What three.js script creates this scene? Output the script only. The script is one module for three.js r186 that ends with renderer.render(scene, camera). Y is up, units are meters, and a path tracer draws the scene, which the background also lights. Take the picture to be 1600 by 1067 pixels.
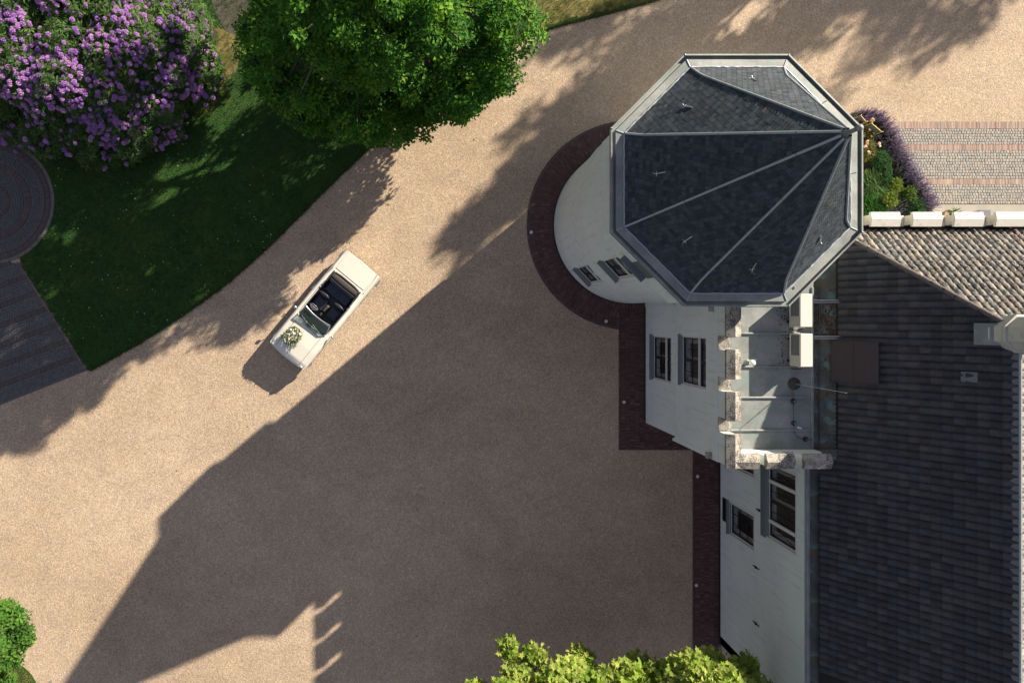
import * as THREE from 'three';
import { RoundedBoxGeometry } from 'three/addons/geometries/RoundedBoxGeometry.js';
import { mergeGeometries } from 'three/addons/utils/BufferGeometryUtils.js';

// ---------------------------------------------------------------- camera, sky, sun, exposure
const H = 29.3, F = 1067, NX = 651, NY = 496;   // height of the lens, focal length in photo pixels, pixel straight below the lens
const scene = new THREE.Scene();
const camera = new THREE.PerspectiveCamera(2 * Math.atan(533.5 / F) * 180 / Math.PI, 1600 / 1067, 0.1, 600);
camera.up.set(0, 0, -1);
camera.position.set(0, H, 0);
camera.lookAt(0, 0, 0);
camera.setViewOffset(1600, 1067, 800 - NX, 533.5 - NY, 1600, 1067);
const renderer = new THREE.WebGLRenderer({ antialias: true });
renderer.setSize(1024, 682);
renderer.toneMapping = THREE.LinearToneMapping;
renderer.toneMappingExposure = 2.68;
renderer.shadowMap.enabled = true;

const SUN_EL = 23.8 * Math.PI / 180, SUN = new THREE.Vector3(0.765 * Math.cos(SUN_EL), Math.sin(SUN_EL), -0.643 * Math.cos(SUN_EL)).normalize();
const sun = new THREE.DirectionalLight(new THREE.Color().setRGB(1.0, 0.90, 0.74), 5);
sun.name = 'sun';
sun.position.copy(SUN).multiplyScalar(80);
sun.castShadow = true;
sun.shadow.mapSize.set(4096, 4096);
Object.assign(sun.shadow.camera, { left: -45, right: 45, top: 45, bottom: -45, near: 1, far: 200 });
sun.shadow.radius = 1;
scene.add(sun, sun.target);
{ // clear sky: pale at the horizon, deeper blue overhead, a little brighter round the sun
  const W = 256, Hh = 128, d = new Float32Array(W * Hh * 4), k = 0.58;
  for (let j = 0; j < Hh; j++) for (let i = 0; i < W; i++) {
    const up = ((j + 0.5) / Hh - 0.5) * Math.PI, az = ((i + 0.5) / W - 0.5) * 2 * Math.PI;
    const y = Math.sin(up), x = Math.cos(az) * Math.cos(up), z = Math.sin(az) * Math.cos(up);
    const t = Math.pow(Math.max(0, y), 0.55), glow = Math.pow(Math.max(0, x * SUN.x + y * SUN.y + z * SUN.z), 6) * 0.22;
    const c = y < 0 ? [0.10, 0.10, 0.09] : [0.345 + (0.155 - 0.345) * t + glow, 0.338 + (0.182 - 0.338) * t + glow * 0.92, 0.34 + (0.275 - 0.34) * t + glow * 0.8];
    const o = (j * W + i) * 4; d[o] = c[0] * k; d[o + 1] = c[1] * k; d[o + 2] = c[2] * k; d[o + 3] = 1;
  }
  const sky = new THREE.DataTexture(d, W, Hh, THREE.RGBAFormat, THREE.FloatType);
  sky.mapping = THREE.EquirectangularReflectionMapping; sky.magFilter = sky.minFilter = THREE.LinearFilter; sky.colorSpace = THREE.LinearSRGBColorSpace; sky.needsUpdate = true;
  scene.background = sky; scene.environment = sky;
}

// ---------------------------------------------------------------- helpers
const rngOf = (s) => () => { s |= 0; s = s + 0x6D2B79F5 | 0; let t = Math.imul(s ^ s >>> 15, 1 | s); t = t + Math.imul(t ^ t >>> 7, 61 | t) ^ t; return ((t ^ t >>> 14) >>> 0) / 4294967296; };
const jit = (r, a) => (r() - 0.5) * a;
const V = (x, y, z) => new THREE.Vector3(x, y, z);
const P = (px, py, h = 0) => V((px - NX) * (H - h) / F, h, (py - NY) * (H - h) / F);
const g2 = (px, py, h = 0) => [(px - NX) * (H - h) / F, (py - NY) * (H - h) / F];
const rgb = (r, g, b) => new THREE.Color().setRGB(r, g, b);
const taken = new Map();
const numbered = (n) => { const k = taken.get(n) ?? 0; taken.set(n, k + 1); return k ? n + '_' + String(k).padStart(3, '0') : n; };
function tag(o, label, category, group, kind) { if (label) o.userData.label = label; if (category) o.userData.category = category; if (group) o.userData.group = group; if (kind) o.userData.kind = kind; return o; }
function thing(name, label, category, p = [0, 0, 0], turn = 0, group) { const o = new THREE.Group(); o.name = numbered(name); o.position.set(...p); o.rotation.y = turn; scene.add(o); return tag(o, label, category, group); }
function part(name, geo, mat, parent = scene) { const m = new THREE.Mesh(Array.isArray(geo) ? merge(geo) : geo, mat); m.name = parent === scene ? numbered(name) : name; m.castShadow = m.receiveShadow = true; parent.add(m); return m; }
const structure = (name, geo, mat) => { const m = part(name, geo, mat); m.userData.kind = 'structure'; return m; };
function plain(g) {
  const q = g.index ? g.toNonIndexed() : g;
  for (const k of Object.keys(q.attributes)) if (!['position', 'normal', 'color'].includes(k)) q.deleteAttribute(k);
  if (!q.attributes.normal) q.computeVertexNormals();
  q.morphAttributes = {};
  return q;
}
function metric(q, s = 1) { // uv in metres, each triangle laid on the axis it faces
  const p = q.attributes.position, uv = new Float32Array(p.count * 2), a = V(), b = V(), c = V();
  for (let i = 0; i < p.count; i += 3) {
    a.fromBufferAttribute(p, i); b.fromBufferAttribute(p, i + 1); c.fromBufferAttribute(p, i + 2);
    const n = b.clone().sub(a).cross(c.clone().sub(a)), ax = Math.abs(n.x), ay = Math.abs(n.y), az = Math.abs(n.z);
    [a, b, c].forEach((v, k) => { const [u, w] = ax >= ay && ax >= az ? [v.z, v.y] : ay >= az ? [v.x, v.z] : [v.x, v.y]; uv[(i + k) * 2] = u * s; uv[(i + k) * 2 + 1] = w * s; });
  }
  q.setAttribute('uv', new THREE.BufferAttribute(uv, 2));
  return q;
}
function merge(list) {
  const gs = list.map(plain), col = gs.some((g) => g.attributes.color);
  if (col) for (const g of gs) if (!g.attributes.color) paint(g, [1, 1, 1]);
  return metric(gs.length === 1 ? gs[0] : mergeGeometries(gs));
}
function paint(g, c) { const n = g.attributes.position.count, a = new Float32Array(n * 3); for (let i = 0; i < n; i++) { a[i * 3] = c[0]; a[i * 3 + 1] = c[1]; a[i * 3 + 2] = c[2]; } g.setAttribute('color', new THREE.BufferAttribute(a, 3)); return g; }
const box = (w, h, d, x = 0, y = 0, z = 0) => new THREE.BoxGeometry(w, h, d).translate(x, y, z);
const rbox = (w, h, d, x = 0, y = 0, z = 0, r = 0.02, s = 2) => new RoundedBoxGeometry(w, h, d, s, Math.min(r, w / 2.01, h / 2.01, d / 2.01)).translate(x, y, z);
const span = (x0, x1, y0, y1, z0, z1) => box(x1 - x0, y1 - y0, z1 - z0, (x0 + x1) / 2, (y0 + y1) / 2, (z0 + z1) / 2);
const tube = (pts, r, seg = 0, rad = 6, closed = false) => new THREE.TubeGeometry(new THREE.CatmullRomCurve3(pts.map((p) => p.isVector3 ? p : V(...p)), closed), seg || pts.length * 3, r, rad, closed);
function bar(a, b, r0, r1 = r0, n = 6) { const d = b.clone().sub(a), g = new THREE.CylinderGeometry(r1, r0, d.length(), n); g.applyQuaternion(new THREE.Quaternion().setFromUnitVectors(V(0, 1, 0), d.clone().normalize())); const m = a.clone().add(b).multiplyScalar(0.5); return g.translate(m.x, m.y, m.z); }
function tri(list) { // geometry from a list of triangles / quads of Vector3
  const a = []; for (const f of list) for (let k = 1; k < f.length - 1; k++) a.push(...f[0].toArray(), ...f[k].toArray(), ...f[k + 1].toArray());
  const g = new THREE.BufferGeometry(); g.setAttribute('position', new THREE.Float32BufferAttribute(a, 3)); g.computeVertexNormals(); return g;
}
function gridGeo(nu, nv, f, smooth = true) { // (nu+1) x (nv+1) points f(i, j)
  const p = [], ix = [];
  for (let i = 0; i <= nu; i++) for (let j = 0; j <= nv; j++) p.push(...f(i, j).toArray());
  for (let i = 0; i < nu; i++) for (let j = 0; j < nv; j++) { const a = i * (nv + 1) + j, b = a + nv + 1; ix.push(a, b, a + 1, b, b + 1, a + 1); }
  const g = new THREE.BufferGeometry(); g.setAttribute('position', new THREE.Float32BufferAttribute(p, 3)); g.setIndex(ix);
  if (smooth) { g.computeVertexNormals(); return g; }
  const q = g.toNonIndexed(); q.computeVertexNormals(); return q;
}
const shapeOf = (pts) => new THREE.Shape(pts.map(([x, z]) => new THREE.Vector2(x, -z)));
const slab = (pts, y0, y1) => new THREE.ExtrudeGeometry(shapeOf(pts), { depth: y1 - y0, bevelEnabled: false }).rotateX(-Math.PI / 2).translate(0, y0, 0);
const sheet = (pts, y) => new THREE.ShapeGeometry(shapeOf(pts)).rotateX(-Math.PI / 2).translate(0, y, 0);
const curve = (pts, n) => new THREE.CatmullRomCurve3(pts.map(([x, z]) => V(x, 0, z)), false, 'centripetal').getSpacedPoints(n).map((p) => [p.x, p.z]);
const inside = (x, z, poly) => { let c = false; for (let i = 0, j = poly.length - 1; i < poly.length; j = i++) { const [a, b] = poly[i], [d, e] = poly[j]; if ((b > z) !== (e > z) && x < (d - a) * (z - b) / (e - b) + a) c = !c; } return c; };
const area2 = (pts) => pts.reduce((s, p, i) => { const q = pts[(i + 1) % pts.length]; return s + p[0] * q[1] - q[0] * p[1]; }, 0) / 2;
function inst(name, geo, mat, list, parent = scene, kind = 'stuff') { // list of { p, q | ry, s, c }
  const m = new THREE.InstancedMesh(geo, mat, list.length), M = new THREE.Matrix4(), Q = new THREE.Quaternion(), E = new THREE.Euler(), S = V();
  list.forEach((e, i) => {
    if (e.q) Q.copy(e.q); else Q.setFromEuler(E.set(e.rx ?? 0, e.ry ?? 0, e.rz ?? 0, 'YXZ'));
    typeof e.s === 'number' ? S.setScalar(e.s) : e.s ? S.set(...e.s) : S.setScalar(1);
    m.setMatrixAt(i, M.compose(e.p, Q, S)); if (e.c) m.setColorAt(i, rgb(...e.c));
  });
  m.name = parent === scene ? numbered(name) : name; m.castShadow = m.receiveShadow = true; m.userData.kind = kind; parent.add(m); return m;
}
function clipGeo(g, n, d) { // keeps the part of a geometry where n.p >= d
  const q = plain(g.clone()), p = q.attributes.position, c = q.attributes.color, out = [], col = [], v = [V(), V(), V()];
  for (let i = 0; i < p.count; i += 3) {
    const poly = [];
    v.forEach((u, k) => u.fromBufferAttribute(p, i + k));
    for (let k = 0; k < 3; k++) {
      const a = v[k], b = v[(k + 1) % 3], da = n.dot(a) - d, db = n.dot(b) - d;
      if (da >= 0) poly.push(a.clone());
      if ((da >= 0) !== (db >= 0)) poly.push(a.clone().lerp(b, da / (da - db)));
    }
    for (let k = 1; k < poly.length - 1; k++) { out.push(...poly[0].toArray(), ...poly[k].toArray(), ...poly[k + 1].toArray()); if (c) for (let w = 0; w < 3; w++) col.push(c.getX(i), c.getY(i), c.getZ(i)); }
  }
  if (!out.length) return null;
  const r = new THREE.BufferGeometry(); r.setAttribute('position', new THREE.Float32BufferAttribute(out, 3)); if (c) r.setAttribute('color', new THREE.Float32BufferAttribute(col, 3)); r.computeVertexNormals(); return r;
}

// ---------------------------------------------------------------- textures
const hash = (x, y, s) => { let h = Math.imul(x | 0, 374761393) + Math.imul(y | 0, 668265263) + Math.imul(s | 0, 1442695041) | 0; h = Math.imul(h ^ h >>> 13, 1274126177); return ((h ^ h >>> 16) >>> 0) / 4294967296; };
function vnoise(x, y, per, s) { const xi = Math.floor(x), yi = Math.floor(y), fx = x - xi, fy = y - yi, u = fx * fx * (3 - 2 * fx), v = fy * fy * (3 - 2 * fy), m = (k) => ((k % per) + per) % per; const a = hash(m(xi), m(yi), s), b = hash(m(xi + 1), m(yi), s), c = hash(m(xi), m(yi + 1), s), d = hash(m(xi + 1), m(yi + 1), s); return (a + (b - a) * u) * (1 - v) + (c + (d - c) * u) * v; }
function fbm(u, v, f, oct, s) { let r = 0, a = 0.5, t = 0; for (let o = 0; o < oct; o++) { r += a * vnoise(u * f, v * f, f, s + o); t += a; a *= 0.5; f *= 2; } return r / t; }
function tex(W, Hh, fn, metresU, metresV = metresU * Hh / W, srgb = false) {
  const d = new Uint8Array(W * Hh * 4);
  for (let y = 0; y < Hh; y++) for (let x = 0; x < W; x++) { const c = fn(x / W, y / Hh, x, y), o = (y * W + x) * 4; for (let k = 0; k < 3; k++) d[o + k] = Math.max(0, Math.min(255, (Array.isArray(c) ? c[k] : c) * 255)); d[o + 3] = 255; }
  const t = new THREE.DataTexture(d, W, Hh); t.wrapS = t.wrapT = THREE.RepeatWrapping; t.magFilter = THREE.LinearFilter; t.minFilter = THREE.LinearMipmapLinearFilter; t.generateMipmaps = true;
  if (srgb) t.colorSpace = THREE.SRGBColorSpace; t.repeat.set(1 / metresU, 1 / metresV); t.needsUpdate = true; return t;
}
const enc = (c) => c.map((v) => v <= 0.0031308 ? 12.92 * v : 1.055 * Math.pow(Math.max(v, 0), 1 / 2.4) - 0.055);   // linear to sRGB for colour maps
const mix3 = (a, b, t) => a.map((v, i) => v + (b[i] - v) * t);
const std = (o) => new THREE.MeshStandardMaterial(o), phys = (o) => new THREE.MeshPhysicalMaterial(o);

const STONES = [[0.40, 0.29, 0.19], [0.33, 0.245, 0.175], [0.49, 0.37, 0.255], [0.25, 0.19, 0.15], [0.58, 0.49, 0.38], [0.37, 0.24, 0.135], [0.17, 0.135, 0.125], [0.44, 0.325, 0.20]];
const TRACKS = [[134, 644, 215, 706], [165, 638, 262, 712], [215, 700, 300, 765], [60, 700, 130, 760], [330, 760, 400, 830]].map(([a, b, c, d]) => [(a - 651) * H / F, (b - 496) * H / F, (c - 651) * H / F, (d - 496) * H / F].map((q, i) => i & 1 ? (q + 36) % 36 : (q + 48) % 48));   // faint wheel marks raked through the stones
const gravelTex = tex(2048, 1536, (u, v, x, y) => {
  const c = STONES[Math.floor(hash(x, y, 3) * 8)], c2 = STONES[Math.floor(hash(x >> 1, y >> 1, 9) * 8)];
  let r = mix3(c, c2, 0.5);
  const big = fbm(u, v, 9, 4, 21), mid = fbm(u, v, 60, 3, 5);
  let k = 0.97 + (big - 0.5) * 0.30 + (mid - 0.5) * 0.22;
  r = mix3(r, [0.385, 0.285, 0.20], 0.25);
  for (const [x0, y0, x1, y1] of TRACKS) { const wx = u * 48, wy = v * 36, L = (x1 - x0) ** 2 + (y1 - y0) ** 2, q = Math.max(0, Math.min(1, ((wx - x0) * (x1 - x0) + (wy - y0) * (y1 - y0)) / L)), dd = Math.hypot(wx - x0 - q * (x1 - x0), wy - y0 - q * (y1 - y0)); if (dd < 0.05 + 0.05 * mid) k *= 0.9 + 0.1 * hash(x >> 2, y >> 2, 77); }
  return enc(r.map((q, i) => q * k * [1, 1 + (big - 0.5) * 0.05, 1 + (big - 0.5) * 0.12][i]));
}, 48, 36, true);
const gravelBump = tex(1024, 1024, (u, v, x, y) => 0.55 * hash(x, y, 1) + 0.45 * vnoise(u * 400, v * 400, 400, 7), 9);
const lawnTex = tex(1024, 1024, (u, v, x, y) => {
  const a = fbm(u, v, 8, 4, 31), b = fbm(u, v, 90, 3, 37), n = hash(x, y, 4);
  let c = mix3([0.010, 0.047, 0.003], [0.026, 0.084, 0.006], b * 0.8 + n * 0.4 - 0.1);
  const dry = Math.max(0, Math.min(1, (a - 0.52) * 5)); c = mix3(c, [0.085, 0.11, 0.012], dry * 0.4 * (0.4 + 0.6 * n));
  return enc(c);
}, 9, 9, true);
const fineBump = tex(512, 512, (u, v, x, y) => 0.6 * hash(x, y, 11) + 0.4 * fbm(u, v, 40, 3, 3), 1.6);
const stuccoTex = tex(1024, 1024, (u, v, x, y) => { const a = fbm(u, v, 5, 5, 51), b = fbm(u, v, 90, 2, 57), sk = Math.max(0, vnoise(u * 60, v * 4, 60, 52) + 0.5 * vnoise(u * 130, v * 8, 130, 53) - 0.95) * 0.35, st = Math.max(0, fbm(u * 1, v * 1, 14, 4, 58) - 0.62) * 1.6; return enc([0.625, 0.665, 0.645].map((q, i) => q * (0.93 + 0.12 * a + 0.05 * b - sk * [1, 1.05, 1.2][i] - st * [0.16, 0.18, 0.22][i]))); }, 4, 4, true);
const leadTex = tex(1024, 1024, (u, v, x, y) => { const a = fbm(u, v, 6, 5, 61), b = fbm(u, v, 50, 3, 67), g = Math.max(0, fbm(u, v, 9, 4, 69) - 0.5) * 3; return enc(mix3([0.20, 0.208, 0.20].map((q) => q * (0.5 + 0.8 * a + 0.25 * b - (fbm(u, v, 3, 3, 63) > 0.6 ? 0.14 : 0))), [0.155, 0.205, 0.185], Math.min(0.7, g))); }, 2.5, 2.5, true);
const copperTex = tex(512, 512, (u, v, x, y) => { const a = fbm(u, v, 5, 5, 71), g = fbm(u, v, 7, 4, 77); return enc(mix3([0.075, 0.08, 0.072].map((q) => q * (0.5 + a)), a > 0.5 ? [0.11, 0.17, 0.16] : [0.10, 0.085, 0.055], Math.min(1, Math.max(0, (g - 0.42) * 5)))); }, 1.8, 1.8, true);
const lichenTex = tex(1024, 1024, (u, v, x, y) => { const a = fbm(u, v, 90, 3, 81), b = fbm(u, v, 7, 3, 83), y2 = fbm(u, v, 16, 3, 87), n = hash(x, y, 5); let c = mix3([0.42, 0.38, 0.32], [0.10, 0.09, 0.085], Math.max(0, Math.min(1, (a * 0.62 + b * 0.42 + n * 0.12 - 0.52) * 7))); if (y2 > 0.72) c = mix3(c, [0.34, 0.25, 0.09], 0.4); return enc(c); }, 1.5, 1.5, true);
const copingTex = tex(512, 512, (u, v, x, y) => { const a = fbm(u, v, 8, 4, 91), n = hash(x, y, 6); return enc([0.57, 0.54, 0.475].map((q, i) => q * (0.92 + 0.12 * a - (a < 0.3 ? 0.12 : 0) + (n - 0.5) * 0.05))); }, 1.2, 1.2, true);
const slateTex = tex(512, 512, (u, v, x, y) => { const a = fbm(u, v, 10, 4, 101), n = hash(x >> 1, y >> 1, 8); const k = 0.75 + 0.4 * a + 0.2 * n; return enc([k, k, k].map((q) => q * 0.8)); }, 0.9, 0.9, true);
const tileSunlitLichenTex = tex(1024, 1024, (u, v, x, y) => { const a = fbm(u, v, 16, 4, 111), n = hash(x, y, 10), l = fbm(u, v, 26, 4, 117) + 0.25 * (fbm(u, v, 120, 2, 118) - 0.5), g = fbm(u, v, 34, 4, 127); let k = 0.6 + 0.5 * a + 0.15 * n, c = [k, k, k].map((q) => q * 0.18); if (l > 0.465) c = mix3(c, [0.72, 0.665, 0.56], 0.7 + 0.25 * n); if (g > 0.67) c = mix3(c, [0.8, 0.6, 0.27], 0.6); return enc(c); }, 1.6, 1.6, true);  // lichen spots, made paler and denser to paint sunlight into these tiles
const tileTex = tex(512, 512, (u, v, x, y) => { const a = fbm(u, v, 8, 4, 111), n = hash(x, y, 10), l = fbm(u, v, 22, 3, 117); let k = 0.6 + 0.5 * a + 0.15 * n; let c = [k, k, k]; if (l > 0.68) c = mix3(c, [1.5, 1.25, 0.7], 0.5); return enc(c.map((q) => q * 0.36)); }, 0.8, 0.8, true);
const barkTex = tex(256, 256, (u, v) => enc([0.10, 0.085, 0.065].map((q) => q * (0.5 + fbm(u, v, 12, 4, 121)))), 0.6, 0.6, true);
const concreteTex = tex(512, 512, (u, v, x, y) => { const a = fbm(u, v, 6, 4, 131), n = hash(x, y, 12); return enc([0.34, 0.305, 0.26].map((q) => q * (0.85 + 0.2 * a + 0.1 * n))); }, 1.5, 1.5, true);

const M = {
  gravel: std({ map: gravelTex, bumpMap: gravelBump, bumpScale: 0.015, roughness: 1 }),
  lawn: std({ map: lawnTex, bumpMap: fineBump, bumpScale: 0.03, roughness: 1 }),
  blade: std({ color: 0xffffff, roughness: 0.9 }),
  soil: std({ color: rgb(0.055, 0.038, 0.025), roughness: 1, bumpMap: fineBump, bumpScale: 0.03 }),
  mortar: std({ color: rgb(0.13, 0.115, 0.10), roughness: 1, bumpMap: fineBump, bumpScale: 0.01 }),
  setts: std({ color: 0xffffff, roughness: 0.85, bumpMap: fineBump, bumpScale: 0.006 }),
  stucco: std({ map: stuccoTex, bumpMap: fineBump, bumpScale: 0.006, roughness: 0.92 }),
  tar: std({ color: rgb(0.02, 0.021, 0.022), roughness: 0.7 }),
  lead: std({ map: leadTex, roughness: 0.62, metalness: 0.15, bumpMap: fineBump, bumpScale: 0.003 }),
  leadRoll: std({ color: rgb(0.31, 0.335, 0.36), roughness: 0.5, metalness: 0.3 }),
  copper: std({ map: copperTex, roughness: 0.8, bumpMap: fineBump, bumpScale: 0.006 }),
  lichen: std({ map: lichenTex, roughness: 0.95, bumpMap: fineBump, bumpScale: 0.01 }),
  coping: std({ map: copingTex, roughness: 0.85, bumpMap: fineBump, bumpScale: 0.004 }),
  slate: phys({ map: slateTex, vertexColors: true, roughness: 0.7, specularIntensity: 0.5, bumpMap: fineBump, bumpScale: 0.004 }),
  tile: phys({ map: tileTex, vertexColors: true, roughness: 0.9, specularIntensity: 0.4, bumpMap: fineBump, bumpScale: 0.006 }),
  tileSunlitLichen: phys({ color: rgb(2, 2, 2), map: tileSunlitLichenTex, vertexColors: true, roughness: 0.9, specularIntensity: 0.4, bumpMap: fineBump, bumpScale: 0.006 }),  // colour raised so sun-facing slopes stay brighter than the shaded west slope
  deck: std({ color: rgb(0.02, 0.018, 0.016), roughness: 1 }),
  white: std({ color: rgb(0.60, 0.585, 0.54), roughness: 0.5 }),
  sill: std({ color: rgb(0.12, 0.128, 0.135), roughness: 0.7, bumpMap: fineBump, bumpScale: 0.004 }),
  black: std({ color: rgb(0.012, 0.012, 0.014), roughness: 0.5 }),
  glass: phys({ color: 0xffffff, transmission: 1, thickness: 0, roughness: 0.03, ior: 1.5 }),
  curtain: std({ color: rgb(0.24, 0.24, 0.25), roughness: 1 }),
  bark: std({ map: barkTex, roughness: 1 }),
  concrete: std({ map: concreteTex, roughness: 0.95, bumpMap: fineBump, bumpScale: 0.006 }),
  steel: std({ color: rgb(0.55, 0.56, 0.58), metalness: 0.9, roughness: 0.35 }),
  iron: std({ color: rgb(0.02, 0.02, 0.022), roughness: 0.6, metalness: 0.4 }),
};
const leafMat = (t) => phys({ color: 0xffffff, roughness: 0.95, transmission: t, thickness: 0, specularIntensity: 0.35 });
// ---------------------------------------------------------------- ground, drive, lawns, paving
{
  const gnd = structure('ground', new THREE.PlaneGeometry(900, 900).rotateX(-Math.PI / 2).translate(0, -0.05, 0), M.lawn); metric(gnd.geometry = plain(gnd.geometry));
  tag(gnd, 'grassy ground stretching away beyond the gravel drive', 'ground');
  const gr = structure('gravel_drive', gridGeo(48, 48, (i, j) => V(-24 + i * 60 / 48, 0, -22 + j * 46 / 48)), M.gravel);
  metric(gr.geometry = plain(gr.geometry));
  tag(gr, 'pale tan gravel forecourt and drive around the round tower', 'gravel drive');
}
const CC = g2(-12, 315), CR = 97 * H / F;                              // centre and radius of the round paved place
const lawnEdge = curve([[1075, -30], [1040, -6], [960, 19], [870, 42], [805, 66], [740, 100], [690, 133], [640, 173], [600, 211], [560, 247], [500, 305], [440, 365], [400, 403], [350, 446], [290, 489], [220, 534], [140, 579]].map(([a, b]) => g2(a, b)), 90);
const arc = (r, a0, a1, n) => Array.from({ length: n + 1 }, (_, i) => { const a = a0 + (a1 - a0) * i / n; return [CC[0] + r * Math.cos(a), CC[1] + r * Math.sin(a)]; });
const lawnPoly = [...lawnEdge, g2(137, 578), g2(32, 412), ...arc(CR, 1.12, -2.6, 40), [-30, CC[1] - 2], [-30, -24], [11.5, -24]];
const lawn = structure('lawn', slab(lawnPoly, -0.04, 0.03), M.lawn);
metric(lawn.geometry = plain(lawn.geometry));
tag(lawn, 'green lawn shaded by the tree beside the rhododendron', 'lawn');
const lawn2Poly = curve([[-40, 1018], [10, 1030], [35, 1041], [50, 1056], [62, 1085], [60, 1120]].map(([a, b]) => g2(a, b)), 20).concat([g2(-60, 1140)]);
{
  const l2 = structure('lawn', slab(lawn2Poly, -0.04, 0.03), M.lawn); metric(l2.geometry = plain(l2.geometry));
  tag(l2, 'small corner of dry lawn under the young tree beside the sunny gravel', 'lawn');
  const edge = (pts, w) => { const a = []; for (let i = 0; i < pts.length - 1; i++) { const [x0, z0] = pts[i], [x1, z1] = pts[i + 1], d = Math.hypot(x1 - x0, z1 - z0), nx = -(z1 - z0) / d * w, nz = (x1 - x0) / d * w; a.push([V(x0 - nx, 0.012, z0 - nz), V(x1 - nx, 0.012, z1 - nz), V(x1 + nx, 0.034, z1 + nz), V(x0 + nx, 0.034, z0 + nz)]); } return tri(a); };
  part('soil_edge', [edge(lawnEdge, 0.035)], M.soil, lawn);
  const path = structure('side_path', sheet([g2(318, -40), g2(390, -40), g2(385, 30), g2(372, 58), g2(352, 48), g2(336, 20)], 0.036), std({ color: rgb(0.085, 0.072, 0.06), roughness: 1, bumpMap: fineBump, bumpScale: 0.01 }));
  metric(path.geometry = plain(path.geometry)); tag(path, 'grey path glimpsed between the rhododendron and the big tree', 'path');
}
{ // dry, bleached turf
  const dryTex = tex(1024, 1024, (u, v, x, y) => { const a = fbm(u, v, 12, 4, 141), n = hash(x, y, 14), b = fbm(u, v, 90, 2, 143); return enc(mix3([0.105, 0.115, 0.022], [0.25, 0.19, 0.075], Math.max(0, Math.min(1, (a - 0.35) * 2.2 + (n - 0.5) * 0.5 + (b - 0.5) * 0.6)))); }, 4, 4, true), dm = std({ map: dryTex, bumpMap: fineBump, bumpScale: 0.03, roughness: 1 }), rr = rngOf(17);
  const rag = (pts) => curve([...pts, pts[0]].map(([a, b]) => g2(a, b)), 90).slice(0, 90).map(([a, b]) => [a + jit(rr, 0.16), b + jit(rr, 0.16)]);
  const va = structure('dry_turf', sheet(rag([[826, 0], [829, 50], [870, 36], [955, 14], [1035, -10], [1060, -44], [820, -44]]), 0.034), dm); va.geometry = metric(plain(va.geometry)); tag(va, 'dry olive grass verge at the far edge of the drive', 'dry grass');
  const vb = structure('dry_turf', sheet(rag([[330, 40], [374, 58], [374, 95], [364, 118], [345, 138], [318, 152], [320, 118], [328, 85]]), 0.034), dm); vb.geometry = metric(plain(vb.geometry)); tag(vb, 'dry straw-coloured turf between the rhododendron and the big tree', 'dry grass');
}
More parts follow.
